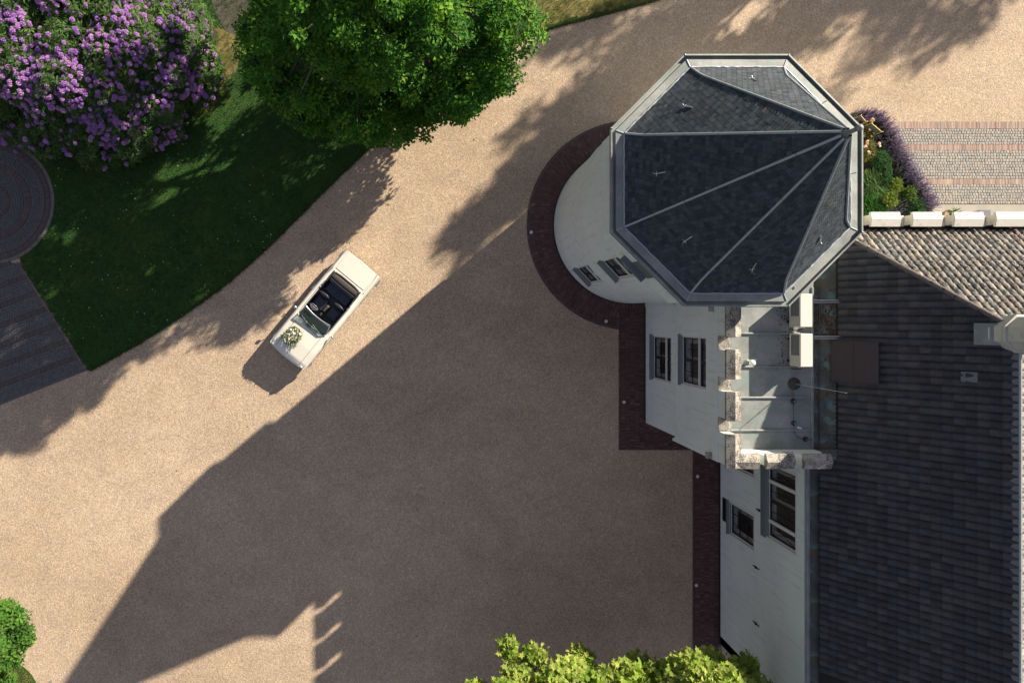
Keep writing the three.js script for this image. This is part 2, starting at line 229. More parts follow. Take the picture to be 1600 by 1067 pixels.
{ // grass: short tufts over the lawns, and fallen petals and daisies on them
  const r = rngOf(11), tuft = [];
  for (let k = 0; k < 4; k++) { const a = k * 1.7, c = Math.cos(a), s = Math.sin(a); tuft.push([V(c * 0.012 - s * 0.006, 0, s * 0.012 + c * 0.006), V(c * 0.012 + s * 0.006, 0, s * 0.012 - c * 0.006), V(c * 0.05, 0.045 + 0.01 * k, s * 0.05)]); }
  const g = tri(tuft), list = [], pet = [];
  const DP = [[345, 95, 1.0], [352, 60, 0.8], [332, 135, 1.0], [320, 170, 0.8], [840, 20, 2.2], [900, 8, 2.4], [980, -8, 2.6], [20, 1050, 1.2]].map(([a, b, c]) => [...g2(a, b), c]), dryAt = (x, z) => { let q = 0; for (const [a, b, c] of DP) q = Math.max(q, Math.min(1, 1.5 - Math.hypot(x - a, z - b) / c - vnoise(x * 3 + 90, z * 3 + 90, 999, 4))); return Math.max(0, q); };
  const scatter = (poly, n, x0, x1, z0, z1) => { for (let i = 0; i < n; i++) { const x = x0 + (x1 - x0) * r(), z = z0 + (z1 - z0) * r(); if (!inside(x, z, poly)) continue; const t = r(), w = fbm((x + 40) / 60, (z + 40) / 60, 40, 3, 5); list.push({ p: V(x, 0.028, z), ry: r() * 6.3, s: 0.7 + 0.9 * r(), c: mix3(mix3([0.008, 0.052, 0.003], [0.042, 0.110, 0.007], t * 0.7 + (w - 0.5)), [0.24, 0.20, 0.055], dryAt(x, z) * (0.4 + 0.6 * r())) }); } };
  scatter(lawnPoly, 90000, -18.5, 11, -14.5, 2.6); scatter(lawn2Poly, 5000, -18.5, -15.8, 13.5, 16.5);
  for (let e = 0; e < lawnEdge.length - 1; e++) for (let i = 0; i < 30; i++) { const w = r(), x = lawnEdge[e][0] + (lawnEdge[e + 1][0] - lawnEdge[e][0]) * w, z = lawnEdge[e][1] + (lawnEdge[e + 1][1] - lawnEdge[e][1]) * w; list.push({ p: V(x + jit(r, 0.13), 0.012, z + jit(r, 0.13)), ry: r() * 6.3, s: 0.8 + 1.1 * r(), c: mix3([0.016, 0.055, 0.008], [0.06, 0.11, 0.015], r()) }); }
  tag(inst('grass', g, M.blade, list), 'short mown grass blades of the lawns', 'grass');
  for (let i = 0; i < 420; i++) { const x = -18 + 12 * r(), z = -9 + 10 * r(); if (inside(x, z, lawnPoly)) pet.push({ p: V(x, 0.07, z), ry: r() * 6, s: 0.5 + 0.8 * r(), c: r() < 0.35 ? [0.40, 0.33, 0.12] : r() < 0.35 ? [0.5, 0.48, 0.42] : [0.11, 0.20, 0.09] }); }
  tag(inst('petals', tri([[V(-0.02, 0, -0.012), V(0.02, 0.006, -0.014), V(0.024, 0, 0.012), V(-0.018, 0.004, 0.016)]]), M.blade, pet), 'tiny pale daisies and fallen petals dotted over the lawn', 'petals');
  const deb = []; // leaf scraps on the gravel
  for (let i = 0; i < 260; i++) { const x = -17 + 34 * r(), z = -12 + 27 * r(); if (!inside(x, z, lawnPoly)) deb.push({ p: V(x, 0.012, z), ry: r() * 6, s: 0.5 + 0.9 * r(), c: r() < 0.5 ? [0.06, 0.075, 0.02] : [0.10, 0.07, 0.035] }); }
  tag(inst('leaf_litter', tri([[V(-0.03, 0, 0), V(0, 0.012, -0.016), V(0.03, 0, 0), V(0, 0.006, 0.016)]]), M.blade, deb), 'sparse small leaf scraps lying on the gravel', 'leaf litter');
}
// paving: a sett or brick is a small block with worn upper edges
function blockGeo(w, d, h = 0.05, in_ = 0.012) {
  const a = w / 2, b = d / 2, c = a - in_, e = b - in_, y = h - in_ * 0.6, f = [];
  const q = (x, z, yy) => [V(-x, yy, -z), V(x, yy, -z), V(x, yy, z), V(-x, yy, z)], r0 = q(a, b, 0), r1 = q(a, b, y), r2 = q(c, e, h);
  for (let i = 0; i < 4; i++) { const j = (i + 1) % 4; f.push([r0[j], r0[i], r1[i], r1[j]], [r1[j], r1[i], r2[i], r2[j]]); }
  f.push([r2[3], r2[2], r2[1], r2[0]]);
  return metric(plain(tri(f)));
}
const sett = blockGeo(0.105, 0.105, 0.05, 0.016), brickGeo = blockGeo(0.2, 0.055, 0.05, 0.006), stretcher = blockGeo(0.1, 0.055, 0.05, 0.006);
const settTone = (r) => { const k = 0.86 + 0.28 * r(), w = r(); return (w < 0.10 ? [0.30, 0.27, 0.235] : w < 0.25 ? [0.25, 0.255, 0.255] : [0.285, 0.27, 0.25]).map((q) => q * k); };
const brickTone = (r) => { const k = 0.75 + 0.5 * r(), w = r(); return (w < 0.2 ? [0.34, 0.22, 0.17] : w < 0.3 ? [0.27, 0.185, 0.155] : [0.32, 0.19, 0.15]).map((q) => q * k); };
const darkBrick = (r) => { const k = 0.7 + 0.6 * r(), w = r(); return (w < 0.2 ? [0.105, 0.068, 0.056] : [0.086, 0.040, 0.036]).map((q) => q * k); };
{ // round paved place and striped path at the edge of the lawn
  const r = rngOf(21), setts = [], bricks = [], edgePts = [g2(32, 412), g2(137, 578), g2(0, 633), g2(-90, 668), g2(-90, 395)];
  const pl = structure('cobbled_path', [slab(arc(CR, 0, Math.PI * 2, 72).slice(0, 72), -0.03, 0.004), slab(edgePts, -0.03, 0.003)], M.mortar);
  tag(pl, 'path of grey cobbles striped with brick bands meeting a round paved place', 'cobbled path');
  const m = H / F;
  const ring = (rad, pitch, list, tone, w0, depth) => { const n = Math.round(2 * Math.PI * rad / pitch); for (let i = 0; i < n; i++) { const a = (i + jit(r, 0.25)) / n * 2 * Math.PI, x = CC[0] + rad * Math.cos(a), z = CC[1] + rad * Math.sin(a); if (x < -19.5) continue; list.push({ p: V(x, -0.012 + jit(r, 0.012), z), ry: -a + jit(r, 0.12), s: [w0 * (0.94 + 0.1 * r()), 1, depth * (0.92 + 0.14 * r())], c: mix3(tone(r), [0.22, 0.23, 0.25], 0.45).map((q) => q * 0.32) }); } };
  ring(CR - 8.2 * m - 0.07, 0.064, bricks, brickTone, 1, 1);
  ring(CR - 8.2 * m - 0.27, 0.064, bricks, brickTone, 0.85, 1);
  for (let k = 0; k < 5; k++) ring(61.5 * m + 0.11 * k + 0.06, 0.118, setts, settTone, 1, 1.02);
  ring(55 * m, 0.064, bricks, brickTone, 1.5, 1);
  for (let k = 0; k < 5; k++) ring(28 * m + 0.11 * k + 0.06, 0.118, setts, settTone, 1, 1.02);
  ring(23 * m, 0.064, bricks, brickTone, 1.2, 1);
  for (let k = 0; k < 5; k++) ring(2 * m + 0.11 * k + 0.05, 0.118, setts, settTone, 1, 1.02);
  const kerb = [];
  for (let i = 0; i < 44; i++) { const a0 = i / 44 * 2 * Math.PI, a1 = (i + 0.96) / 44 * 2 * Math.PI, o = arc(CR, a0, a1, 4), n = arc(CR - 0.12, a1, a0, 4); kerb.push(slab([...o, ...n], -0.02, 0.05)); }
  part('kerb', kerb, std({ color: rgb(0.14, 0.125, 0.105), roughness: 0.95, bumpMap: fineBump, bumpScale: 0.006 }), pl);
  const dx = 0.937, dz = -0.35, nx = 0.35, nz = 0.937, O = g2(137, 578), band = 0.80;      // rows run along d, bands repeat along n
  const lay = (t, n1, isB) => {
    const x = O[0] + dx * t + nx * n1, z = O[1] + dz * t + nz * n1;
    if (!inside(x, z, edgePts) || Math.hypot(x - CC[0], z - CC[1]) < CR + 0.03 || x < -19) return;
    const ry = Math.atan2(-dz, dx) + jit(r, 0.12);
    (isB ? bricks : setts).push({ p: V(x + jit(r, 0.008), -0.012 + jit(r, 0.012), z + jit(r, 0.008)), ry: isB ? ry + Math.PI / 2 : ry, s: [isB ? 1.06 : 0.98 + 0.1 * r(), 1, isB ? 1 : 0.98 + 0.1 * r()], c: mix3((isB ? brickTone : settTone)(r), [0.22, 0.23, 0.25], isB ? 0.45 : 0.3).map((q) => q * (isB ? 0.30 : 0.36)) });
  };
  for (let b = -12; b < 4; b++) {
    for (let t = -8; t < 1; t += 0.0605) lay(t, b * band + 0.11, true);
    for (let k = 0; k < 5; k++) for (let t = -8 + (k & 1) * 0.06; t < 1; t += 0.116) lay(t, b * band + 0.22 + 0.058 + 0.116 * k, false);
  }
  { // edging of bricks along the lawn
    const a = g2(32, 412), b = g2(137, 578), L = Math.hypot(b[0] - a[0], b[1] - a[1]);
    for (let t = 0.03; t < L; t += 0.215) bricks.push({ p: V(a[0] + (b[0] - a[0]) * t / L - 0.05, -0.004, a[1] + (b[1] - a[1]) * t / L + 0.03), ry: -Math.atan2(b[1] - a[1], b[0] - a[0]), c: brickTone(r).map((q) => q * 0.5) });
  }
  inst('cobbles', sett, M.setts, setts, pl); inst('bricks', brickGeo, M.setts, bricks, pl);
}
{ // terrace north of the house
  const r = rngOf(31), x0 = g2(1380, 0)[0], x1 = g2(1760, 0)[0], z0 = g2(0, 190)[1], z1 = g2(0, 319)[1], setts = [], bricks = [];
  const poly = [[g2(1372, 189)[0], z0], [x1, z0], [x1, z1 + 0.6], [g2(1452, 330)[0], z1 + 0.6], [g2(1452, 318)[0], z1]];
  const te = structure('cobbled_terrace', slab(poly, -0.03, 0.004), M.mortar);
  tag(te, 'sunlit terrace of pale grey cobbles with pink brick bands', 'cobbled terrace');
  const bands = [[190.5, 201.5], [226, 235.5], [279.5, 288.5]].map(([a, b]) => [g2(0, a)[1], g2(0, b)[1]]);
  for (const [a, b] of bands) for (let x = x0 - 0.3; x < x1; x += 0.062) if (inside(x, (a + b) / 2, poly)) bricks.push({ p: V(x, -0.012 + jit(r, 0.01), (a + b) / 2 + jit(r, 0.008)), ry: Math.PI / 2 + jit(r, 0.05), s: [(b - a) / 0.205, 1, 1], c: brickTone(r).map((q, i) => q * [1.05, 1.2, 1.22][i]) });
  const runs = [[bands[0][1], bands[1][0]], [bands[1][1], bands[2][0]], [bands[2][1], z1]];
  for (const [a, b] of runs) { const n = Math.round((b - a) / 0.116), d = (b - a) / n; for (let k = 0; k < n; k++) for (let x = x0 - 0.2 + r() * 0.1; x < x1;) { const w = 0.09 + 0.05 * r(); if (inside(x + w / 2, a + d * (k + 0.5), poly)) setts.push({ p: V(x + w / 2, -0.012 + jit(r, 0.014), a + d * (k + 0.5) + jit(r, 0.012)), ry: jit(r, 0.12), s: [w / 0.113, 1, d / 0.112 * (0.94 + 0.08 * r())], c: settTone(r).map((q, i) => q * [1.02, 0.98, 0.92][i]) }); x += w + 0.004; } }
  inst('cobbles', sett, M.setts, setts, te); inst('bricks', brickGeo, M.setts, bricks, te);
  const st = structure('stone_plinth', rbox(9, 0.3, 0.75, g2(1453, 0)[0] + 4.5 - 0.02, 0.02, z1 + 0.42, 0.02), M.concrete);
  metric(st.geometry = plain(st.geometry)); tag(st, 'long flat beige stone plinth between the terrace and the parapet wall', 'stone plinth');
}
const TX = 9.23, TZ = -3.95, TR = 3.35;                               // the round tower
{ // dark brick pavement round the tower and along the walls
  const r = rngOf(41), bricks = [], Ro = 4.5;
  const pv = structure('brick_pavement', [
    new THREE.RingGeometry(TR - 0.2, Ro, 96, 1, 0, Math.PI * 2).rotateX(-Math.PI / 2).translate(TX, 0.004, TZ),
    sheet([[8.68, -0.4], [9.95, -0.4], [9.95, 5.68], [8.68, 5.68]], 0.006), sheet([[9.95, 4.3], [13.1, 4.3], [13.1, 5.68], [9.95, 5.68]], 0.006), sheet([[11.85, 5.68], [13.1, 5.68], [13.1, 19], [11.85, 19]], 0.006)], M.mortar);
  tag(pv, 'dark red brick pavement curving round the tower and along the house walls', 'brick pavement');
  const put = (x, z, ry, w = 1) => bricks.push({ p: V(x, -0.014 + jit(r, 0.009), z), ry: ry + jit(r, 0.03), s: [w, 1, 1], c: darkBrick(r) });
  for (let k = 0; k < 5; k++) { const rad = TR + 0.12 + 0.205 * k, n = Math.round(2 * Math.PI * rad / 0.0615); for (let i = 0; i < n; i++) { const a = i / n * 2 * Math.PI + k * 0.3, x = TX + rad * Math.cos(a), z = TZ + rad * Math.sin(a); if (x > 10.2 || (x > 8.68 && z > -0.42)) continue; put(x, z, -a); } }
  for (let i = 0; i < 170; i++) { const a = i / 170 * 2 * Math.PI, x = TX + (Ro - 0.035) * Math.cos(a), z = TZ + (Ro - 0.035) * Math.sin(a); if (x < 8.68 || z < -3) put(x, z, -a + Math.PI / 2, 0.8); }
  const area = (xa, xb, za, zb) => { for (let z = za + 0.03; z < zb; z += 0.0615) for (let k = 0, x = xa + 0.1; x < xb - 0.05; x += 0.205, k++) put(x, z, 0); };
  area(8.75, 9.8, -0.4, 4.5); area(8.75, 13.0, 4.5, 5.66); area(11.95, 13.0, 5.7, 17.5);
  for (let z = -0.4; z < 5.6; z += 0.205) put(8.715, z, Math.PI / 2); for (let z = 5.7; z < 17; z += 0.205) put(11.895, z, Math.PI / 2); for (let x = 8.8; x < 11.8; x += 0.205) put(x, 5.655, 0);
  inst('bricks', brickGeo, M.setts, bricks, pv);
}
{ // little round ground lights set in the pavement
  const spots = [[830, 363, 'small white ground light set in the curved pavement west of the tower'], [947, 502, 'small white ground light in the pavement at the foot of the tower near the bay'], [975, 628, 'small white ground light in the pavement beside the bay wall'], [1090, 744, 'small white ground light in the narrow pavement just past the bay corner'], [1088, 914, 'small white ground light in the narrow pavement near the leafy tree']];
  let first;
  spots.forEach(([px, py, label], i) => {
    const p = P(px, py);
    if (!i) { first = thing('ground_light', label, 'ground light', [p.x, 0.03, p.z], 0, 'ground lights in the dark brick pavement'); part('rim', new THREE.TorusGeometry(0.06, 0.014, 6, 16).rotateX(Math.PI / 2).translate(0, 0.012, 0), M.steel, first); part('lens', new THREE.CylinderGeometry(0.056, 0.06, 0.02, 16).translate(0, 0.012, 0), M.white, first); return; }
    const c = first.clone(); c.name = numbered('ground_light'); c.position.set(p.x, 0.03, p.z); c.userData.label = label; scene.add(c);
  });
}
// ---------------------------------------------------------------- the house: round tower, crenellated bay, tiled wing
const house = thing('manor_house', 'cream manor house with slate-roofed round tower, crenellated bay and dark tiled wing', 'house');
const wallX = (xo, t, outline, holes = []) => { const s = new THREE.Shape(outline.map(([z, y]) => new THREE.Vector2(z, y))); for (const [z0, z1, y0, y1] of holes) s.holes.push(new THREE.Path([[z0, y0], [z0, y1], [z1, y1], [z1, y0]].map(([a, b]) => new THREE.Vector2(a, b)))); return new THREE.ExtrudeGeometry(s, { depth: t, bevelEnabled: false }).rotateY(-Math.PI / 2).translate(xo + t, 0, 0); };
const rect = (z0, z1, y0, y1) => [[z0, y0], [z1, y0], [z1, y1], [z0, y1]];
const scallop = (t, flat = 0.14) => { const f = t - Math.floor(t); if (f < flat) return 0; const q = (f - flat) / (1 - flat) * 2 - 1; return Math.sqrt(Math.max(0, 1 - q * q)); };

function window_(x, y, z, turn, w, h, o = {}) { // origin: bottom centre of the opening on the outer wall face
  const fr = 0.06, d = -0.10, g = [];
  g.push(box(w, fr, 0.08, 0, fr / 2, d), box(w, fr, 0.08, 0, h - fr / 2, d), box(fr, h - 2 * fr, 0.08, -w / 2 + fr / 2, h / 2, d), box(fr, h - 2 * fr, 0.08, w / 2 - fr / 2, h / 2, d));
  const win = part('window', g, M.white, house); win.position.set(x, y, z); win.rotation.y = turn;
  const lights = o.lights ?? [[-w / 2 + fr, w / 2 - fr]];
  const ty = o.transom ? h * o.transom : null;
  if (ty) part('transom', rbox(w - 2 * fr, 0.09, 0.13, 0, ty, d + 0.01, 0.015), M.white, win);
  for (const m of o.mullions ?? []) part('mullion', rbox(0.13, h - 2 * fr, 0.14, m, h / 2, d + 0.01, 0.015), M.white, win);
  const bars = [], th = 0.035;
  for (const [a, b, lat] of lights) {
    const fields = ty ? [[fr, ty - 0.045], [ty + 0.045, h - fr]] : [[fr, h - fr]];
    for (const [c, e] of fields) {
      bars.push(box(th, e - c, 0.05, a + th / 2, (c + e) / 2, d - 0.005), box(th, e - c, 0.05, b - th / 2, (c + e) / 2, d - 0.005), box(b - a - 2 * th, th, 0.05, (a + b) / 2, c + th / 2, d - 0.005), box(b - a - 2 * th, th, 0.05, (a + b) / 2, e - th / 2, d - 0.005));
      if (lat) { for (const s of [-1, 1]) bars.push(bar(V(a + (b - a) / 2 - s * (b - a) / 2.2, c + 0.03, d - 0.01), V(a + (b - a) / 2 + s * (b - a) / 2.2, e - 0.03, d - 0.01), 0.012, 0.012, 4)); continue; }
      if (o.centre !== false) bars.push(box(0.10, e - c - 2 * th, 0.055, (a + b) / 2, (c + e) / 2, d - 0.004));
      for (const f of o.vert ?? [0.25, 0.75]) bars.push(box(0.02, e - c - 2 * th, 0.03, a + (b - a) * f, (c + e) / 2, d - 0.008));
      if (e - c > 0.8) for (const f of o.horiz ?? [0.5]) bars.push(box(b - a - 2 * th, 0.022, 0.032, (a + b) / 2, c + (e - c) * f, d - 0.009));
    }
  }
  part('glazing_bars', bars, M.black, win);
  part('pane', new THREE.PlaneGeometry(w - 0.06, h - 0.06).translate(0, h / 2, d - 0.022), M.glass, win);
  const side = (x0, n, s) => gridGeo(n, 1, (i, j) => V(x0 + s * i * 0.035, 0.05 + j * (h - 0.1), d - 0.12 + 0.02 * (i & 1)), false);
  for (const [x0, n, s] of [[-w / 2 + 0.02, 7, 1], [w / 2 - 0.02, 7, -1], ...(w > 1.4 ? [[-0.12, 4, 1]] : [])]) part('curtain', [side(x0, n, s)], M.curtain, win);
  if (o.sill !== false) { const sw = w + 0.12, so = (o.sillOut ?? 0.14) * 0.75, sd = o.sillDrop ?? 0.07; const prof = new THREE.Shape([new THREE.Vector2(-0.055, 0.03), new THREE.Vector2(so, -0.045), new THREE.Vector2(so, -0.045 - sd), new THREE.Vector2(-0.055, -0.045 - sd)]); part('sill', new THREE.ExtrudeGeometry(prof, { depth: sw, bevelEnabled: false }).rotateY(-Math.PI / 2).translate(sw / 2, 0, 0), M.sill, win); }
  if (o.surround) { const s = 0.07, q = 0.014; part('surround', [box(s, h + 2 * s, 0.02, -w / 2 - s / 2, h / 2, q / 2), box(s, h + 2 * s, 0.02, w / 2 + s / 2, h / 2, q / 2), box(w, s, 0.02, 0, h + s / 2, q / 2)], M.white, win); }
  return win;
}

// ---- wing walls
const WX = 13.0, WE = 6.55;
const wingHoles = [[7.66, 8.95, 0.95, 3.02], [5.4, 8.1, 4.0, 5.92], [4.86, 6.14, 0.95, 3.02]];
part('wing_wall', [wallX(WX, 0.35, rect(-3.0, 13.95, 0, WE - 0.12), wingHoles), span(12.2, 21.0, 0, 6.6, -3.34, -3.02), span(20.7, 21.0, 0, 6.3, -3.01, 13.6),
  new THREE.ExtrudeGeometry(new THREE.Shape([[WX, 0], [21, 0], [21, 6.3], [16.67, 10.3], [WX, 6.4]].map(([a, b]) => new THREE.Vector2(a, b))), { depth: 0.34, bevelEnabled: false }).translate(0, 0, 13.61)], M.stucco, house);
window_(WX, 0.95, 8.305, -Math.PI / 2, 1.29, 2.07, { sillOut: 0.09, sillDrop: 0.12, vert: [0.33, 0.66], horiz: [0.33, 0.66], centre: false, surround: true });
window_(WX, 0.95, 5.5, -Math.PI / 2, 1.28, 2.07, { sillOut: 0.09, sillDrop: 0.12, vert: [0.33, 0.66], horiz: [0.33, 0.66], centre: false, surround: true });
window_(WX, 4.0, 6.75, -Math.PI / 2, 2.7, 1.92, { sillOut: 0.10, sillDrop: 0.3, mullions: [-0.72, 0.75], lights: [[-1.29, -0.79, 1], [-0.655, 0.685], [0.815, 1.29, 1]], vert: [0.22, 0.78], horiz: [], surround: true });
for (const [py, z, y] of [[0, 9.55, 3.2], [0, 11.7, 3.2], [0, 13.35, 3.2], [0, 7.3, 3.45]]) part('wall_anchor', [rbox(0.03, 0.46, 0.045, WX - 0.018, y, z, 0.01), rbox(0.05, 0.07, 0.1, WX - 0.03, y, z, 0.015)], M.iron, house);
part('vent_grille', [box(0.02, 0.34, 0.98, WX - 0.012, 0.52, 8.1), ...Array.from({ length: 13 }, (_, i) => box(0.022, 0.3, 0.03, WX - 0.026, 0.52, 7.66 + i * 0.073))], M.iron, house);
part('plinth_strip', [box(0.02, 0.14, 9.4, WX - 0.01, 0.06, 9.3), box(0.02, 0.14, 4.96, 9.79, 0.06, 2.02), box(3.2, 0.14, 0.02, 11.4, 0.06, 4.51), new THREE.CylinderGeometry(TR + 0.015, TR + 0.015, 0.14, 96, 1, true).translate(TX, 0.06, TZ), box(6, 0.14, 0.02, 16, 0.06, 13.96)], M.tar, house);

// ---- bay: lower wall, overhanging upper wall on an arched corbel table, parapet with merlons, flat lead roof
const BX = 9.80, BU = 9.67, BZ = 4.5, BZU = 4.64;
part('bay_wall', [wallX(BX, 0.3, rect(-1.2, BZ, 0, 4.2), [[0.75, 2.53, 0.95, 3.02]]), span(BX + 0.3, WX, 0, 4.2, BZ - 0.3, BZ)], M.stucco, house);
{
  const bot = []; for (let i = 0; i <= 140; i++) { const z = -1.2 + (BZU + 1.2) * i / 140; bot.push([z, 3.58 + 0.40 * scallop((BZU - z) / 0.735)]); }
  part('upper_bay_wall', [wallX(BU, 0.33, [...bot, [BZU, 7.42], [-1.2, 7.42]], [[0.66, 2.41, 4.35, 6.5]]), span(BU + 0.33, WX - 0.01, 3.6, 7.42, BZU - 0.33, BZU), span(12.9, 12.998, 6.2, 6.96, -3.0, BZU - 0.34)], M.stucco, house);
}
part('corbel_arches', [tube(Array.from({ length: 281 }, (_, i) => { const z = -1.2 + (BZU + 1.2) * i / 280; return V(BU - 0.004, 3.585 + 0.40 * scallop((BZU - z) / 0.735), z); }), 0.02, 560, 5)], M.stucco, house);
window_(BX, 0.95, 1.64, -Math.PI / 2, 1.78, 2.07, { transom: 0.7, sillOut: 0.12 });
window_(BU, 4.35, 1.535, -Math.PI / 2, 1.75, 2.15, { transom: 0.7, sillOut: 0.10 });
const copingGeo = (L, w, e, pk) => new THREE.ExtrudeGeometry(new THREE.Shape([[-w, 0], [w, 0], [w, e], [0.0, pk], [-w, e]].map(([a, b]) => new THREE.Vector2(a, b))), { depth: L - 0.02, bevelEnabled: true, bevelThickness: 0.01, bevelSize: 0.01, bevelSegments: 1 }).translate(0, 0, -L / 2 + 0.01);
{
  const CXB = 9.85;
  const top = 8.02;
  for (const [a, b] of [[-0.45, 0.61], [0.99, 1.92], [2.30, 3.21], [3.62, 4.68]]) {
    const m = part('merlon', [span(BU + 0.015, 10.0, 7.42, top, a + 0.03, Math.min(b - 0.03, 4.625))], M.stucco, house);
    part('coping_stone', copingGeo(b - a, 0.22, 0.09, 0.20).translate(CXB, top + 0.002, (a + b) / 2), M.lichen, m); metric(plain(m.children[0].geometry)); m.children[0].geometry = metric(plain(m.children[0].geometry));
  }
  for (const [a, b] of [[9.86, 10.63], [10.84, 11.73], [12.02, 12.88]]) {
    const lo = Math.max(a + 0.03, 10.002);
    const m = part('merlon', [span(lo, b - 0.03, 7.42, top, BZU - 0.33, BZU - 0.015)], M.stucco, house);
    const c = part('coping_stone', copingGeo(b - a, 0.22, 0.09, 0.20).rotateY(Math.PI / 2).translate((a + b) / 2, top + 0.004, BZU - 0.17), M.lichen, m); c.geometry = metric(plain(c.geometry));
  }
  const sillStone = (z0, z1) => { const s = new THREE.Shape([[-0.19, 0], [0.19, 0], [0.19, 0.12], [0.10, 0.13], [-0.19, 0.05]].map(([a, b]) => new THREE.Vector2(a, b))); const g = new THREE.ExtrudeGeometry(s, { depth: z1 - z0, bevelEnabled: false }).translate(0, 0, z0); return g; };
  for (const [a, b] of [[0.61, 0.99], [1.92, 2.30], [3.21, 3.62]]) { const c = part('crenel_sill', sillStone(a - 0.028, b + 0.028).translate(CXB, 7.422, 0), M.lichen, house); c.geometry = metric(plain(c.geometry)); }
  for (const [a, b] of [[10.63, 10.84], [11.73, 12.02]]) part('crenel_sill', [span(a - 0.028, b + 0.028, 7.422, 7.50, BZU - 0.36, BZU + 0.02), span(a - 0.028, b + 0.028, 7.50, 7.56, BZU - 0.30, BZU - 0.12)], M.coping, house);
  part('water_spout', [rbox(0.22, 0.16, 0.2, BU - 0.06, 6.9, 4.52, 0.02)], M.lichen, house); part('water_spout', [rbox(0.16, 0.14, 0.18, BU - 0.05, 7.05, -0.28, 0.02)], M.lichen, house);
}
part('bay_flat_roof', [span(10.001, 12.97, 6.86, 7.0, -3.3, BZU - 0.331)], M.lead, house);
for (const z of [-0.45, 0.52, 1.61, 2.61, 3.68]) part('lead_roll', [rbox(2.85, 0.075, 0.07, 11.43, 7.03, z, 0.03, 3), rbox(0.06, 0.05, 0.12, 12.83, 7.02, z, 0.02)], M.lead, house);
part('roof_edge', [rbox(0.09, 0.09, 5.3, 12.93, 7.0, 1.66, 0.03, 3)], M.lead, house);
part('valley_gutter', [tri([[V(12.972, 6.72, -3.0), V(12.972, 6.72, 4.31), V(13.86, 6.94, 4.31), V(13.86, 6.94, -3.0)]]), span(13.0, 13.95, 6.5, 7.0, 4.315, 4.635), tube([V(13.28, 6.83, -1), V(13.28, 6.83, 4.2)], 0.02, 4, 6)], M.copper, house);
for (let i = 0; i < 17; i++) part('fixing_stud', new THREE.SphereGeometry(0.018, 6, 4).translate(13.74, 6.93, 1.9 + i * 0.145), M.leadRoll, house);
for (const [z, y] of [[-0.56, 6.9], [0.62, 6.9]]) part('roof_strut', [tube([V(12.7, y + 0.12, z), V(13.85, y + 0.14, z)], 0.022, 4, 6), tube([V(12.7, y + 0.12, z + 0.07), V(13.85, y + 0.14, z + 0.07)], 0.016, 4, 6)], M.steel, house);

// ---- wing gutter and roof
part('wing_gutter', [rbox(0.13, 0.11, 9.32, 13.04, 6.56, 9.3, 0.045, 4), span(13.105, 13.5, 6.40, 6.44, 4.64, 13.95)], M.lead, house);
part('gutter_lining', [span(13.11, 13.5, 6.445, 6.46, 4.645, 13.94), ...[5.9, 8.2, 10.6].map((z) => rbox(0.2, 0.03, 0.05, 13.12, 6.6, z, 0.01))], M.copper, house);
const RX = 16.67, RY = 10.4, RZ = 0.37, EX = 13.45, EY = 6.55, tanW = (RY - EY) / (RX - EX), kN = 0.916, S_ = 13.95;
const hipZ = (h) => RZ - kN * (RY - h), E3 = V(EX, EY, hipZ(EY)), R3 = V(RX, RY, RZ), NE3 = V(RX + (RY - EY) * 1.19, EY, hipZ(EY));
const roof = part('wing_roof', [tri([[E3, V(EX, EY, S_ + 0.2), V(RX, RY, S_ + 0.2), R3], [E3, R3, NE3], [R3, V(RX, RY, S_ + 0.2), V(NE3.x, EY, S_ + 0.2), NE3]])], M.deck, house);
function pantile(W, L) { // a single pan tile: x across, y up the slope, z out of it
  const prof = (t) => t < 0.2 ? -0.028 * Math.sin(t / 0.2 * Math.PI) : 0.050 * Math.pow(Math.sin((t - 0.2) / 0.8 * Math.PI), 0.8), n = 9, top = [], f = [], th = 0.016;
  for (let i = 0; i <= n; i++) { const t = [0, 0.1, 0.2, 0.28, 0.38, 0.5, 0.64, 0.78, 0.9, 1][i], x = (t - 0.5) * (W + 0.004); top.push([x, prof(t)]); }
  for (let i = 0; i < n; i++) {
    const [x0, z0] = top[i], [x1, z1] = top[i + 1], a = 0.046, up = 0.002;
    f.push([V(x0, 0, z0 + a), V(x1, 0, z1 + a), V(x1, L, z1 + up), V(x0, L, z0 + up)], [V(x0, 0, Math.min(z0, 0) - 0.03), V(x1, 0, Math.min(z1, 0) - 0.03), V(x1, 0, z1 + a), V(x0, 0, z0 + a)]);
  }
  const [xl, zl] = top[n]; f.push([V(xl, 0, zl + 0.0), V(xl, L, zl - 0.04), V(xl, L, zl + 0.002), V(xl, 0, zl + 0.042)]);
  return tri(f);
}
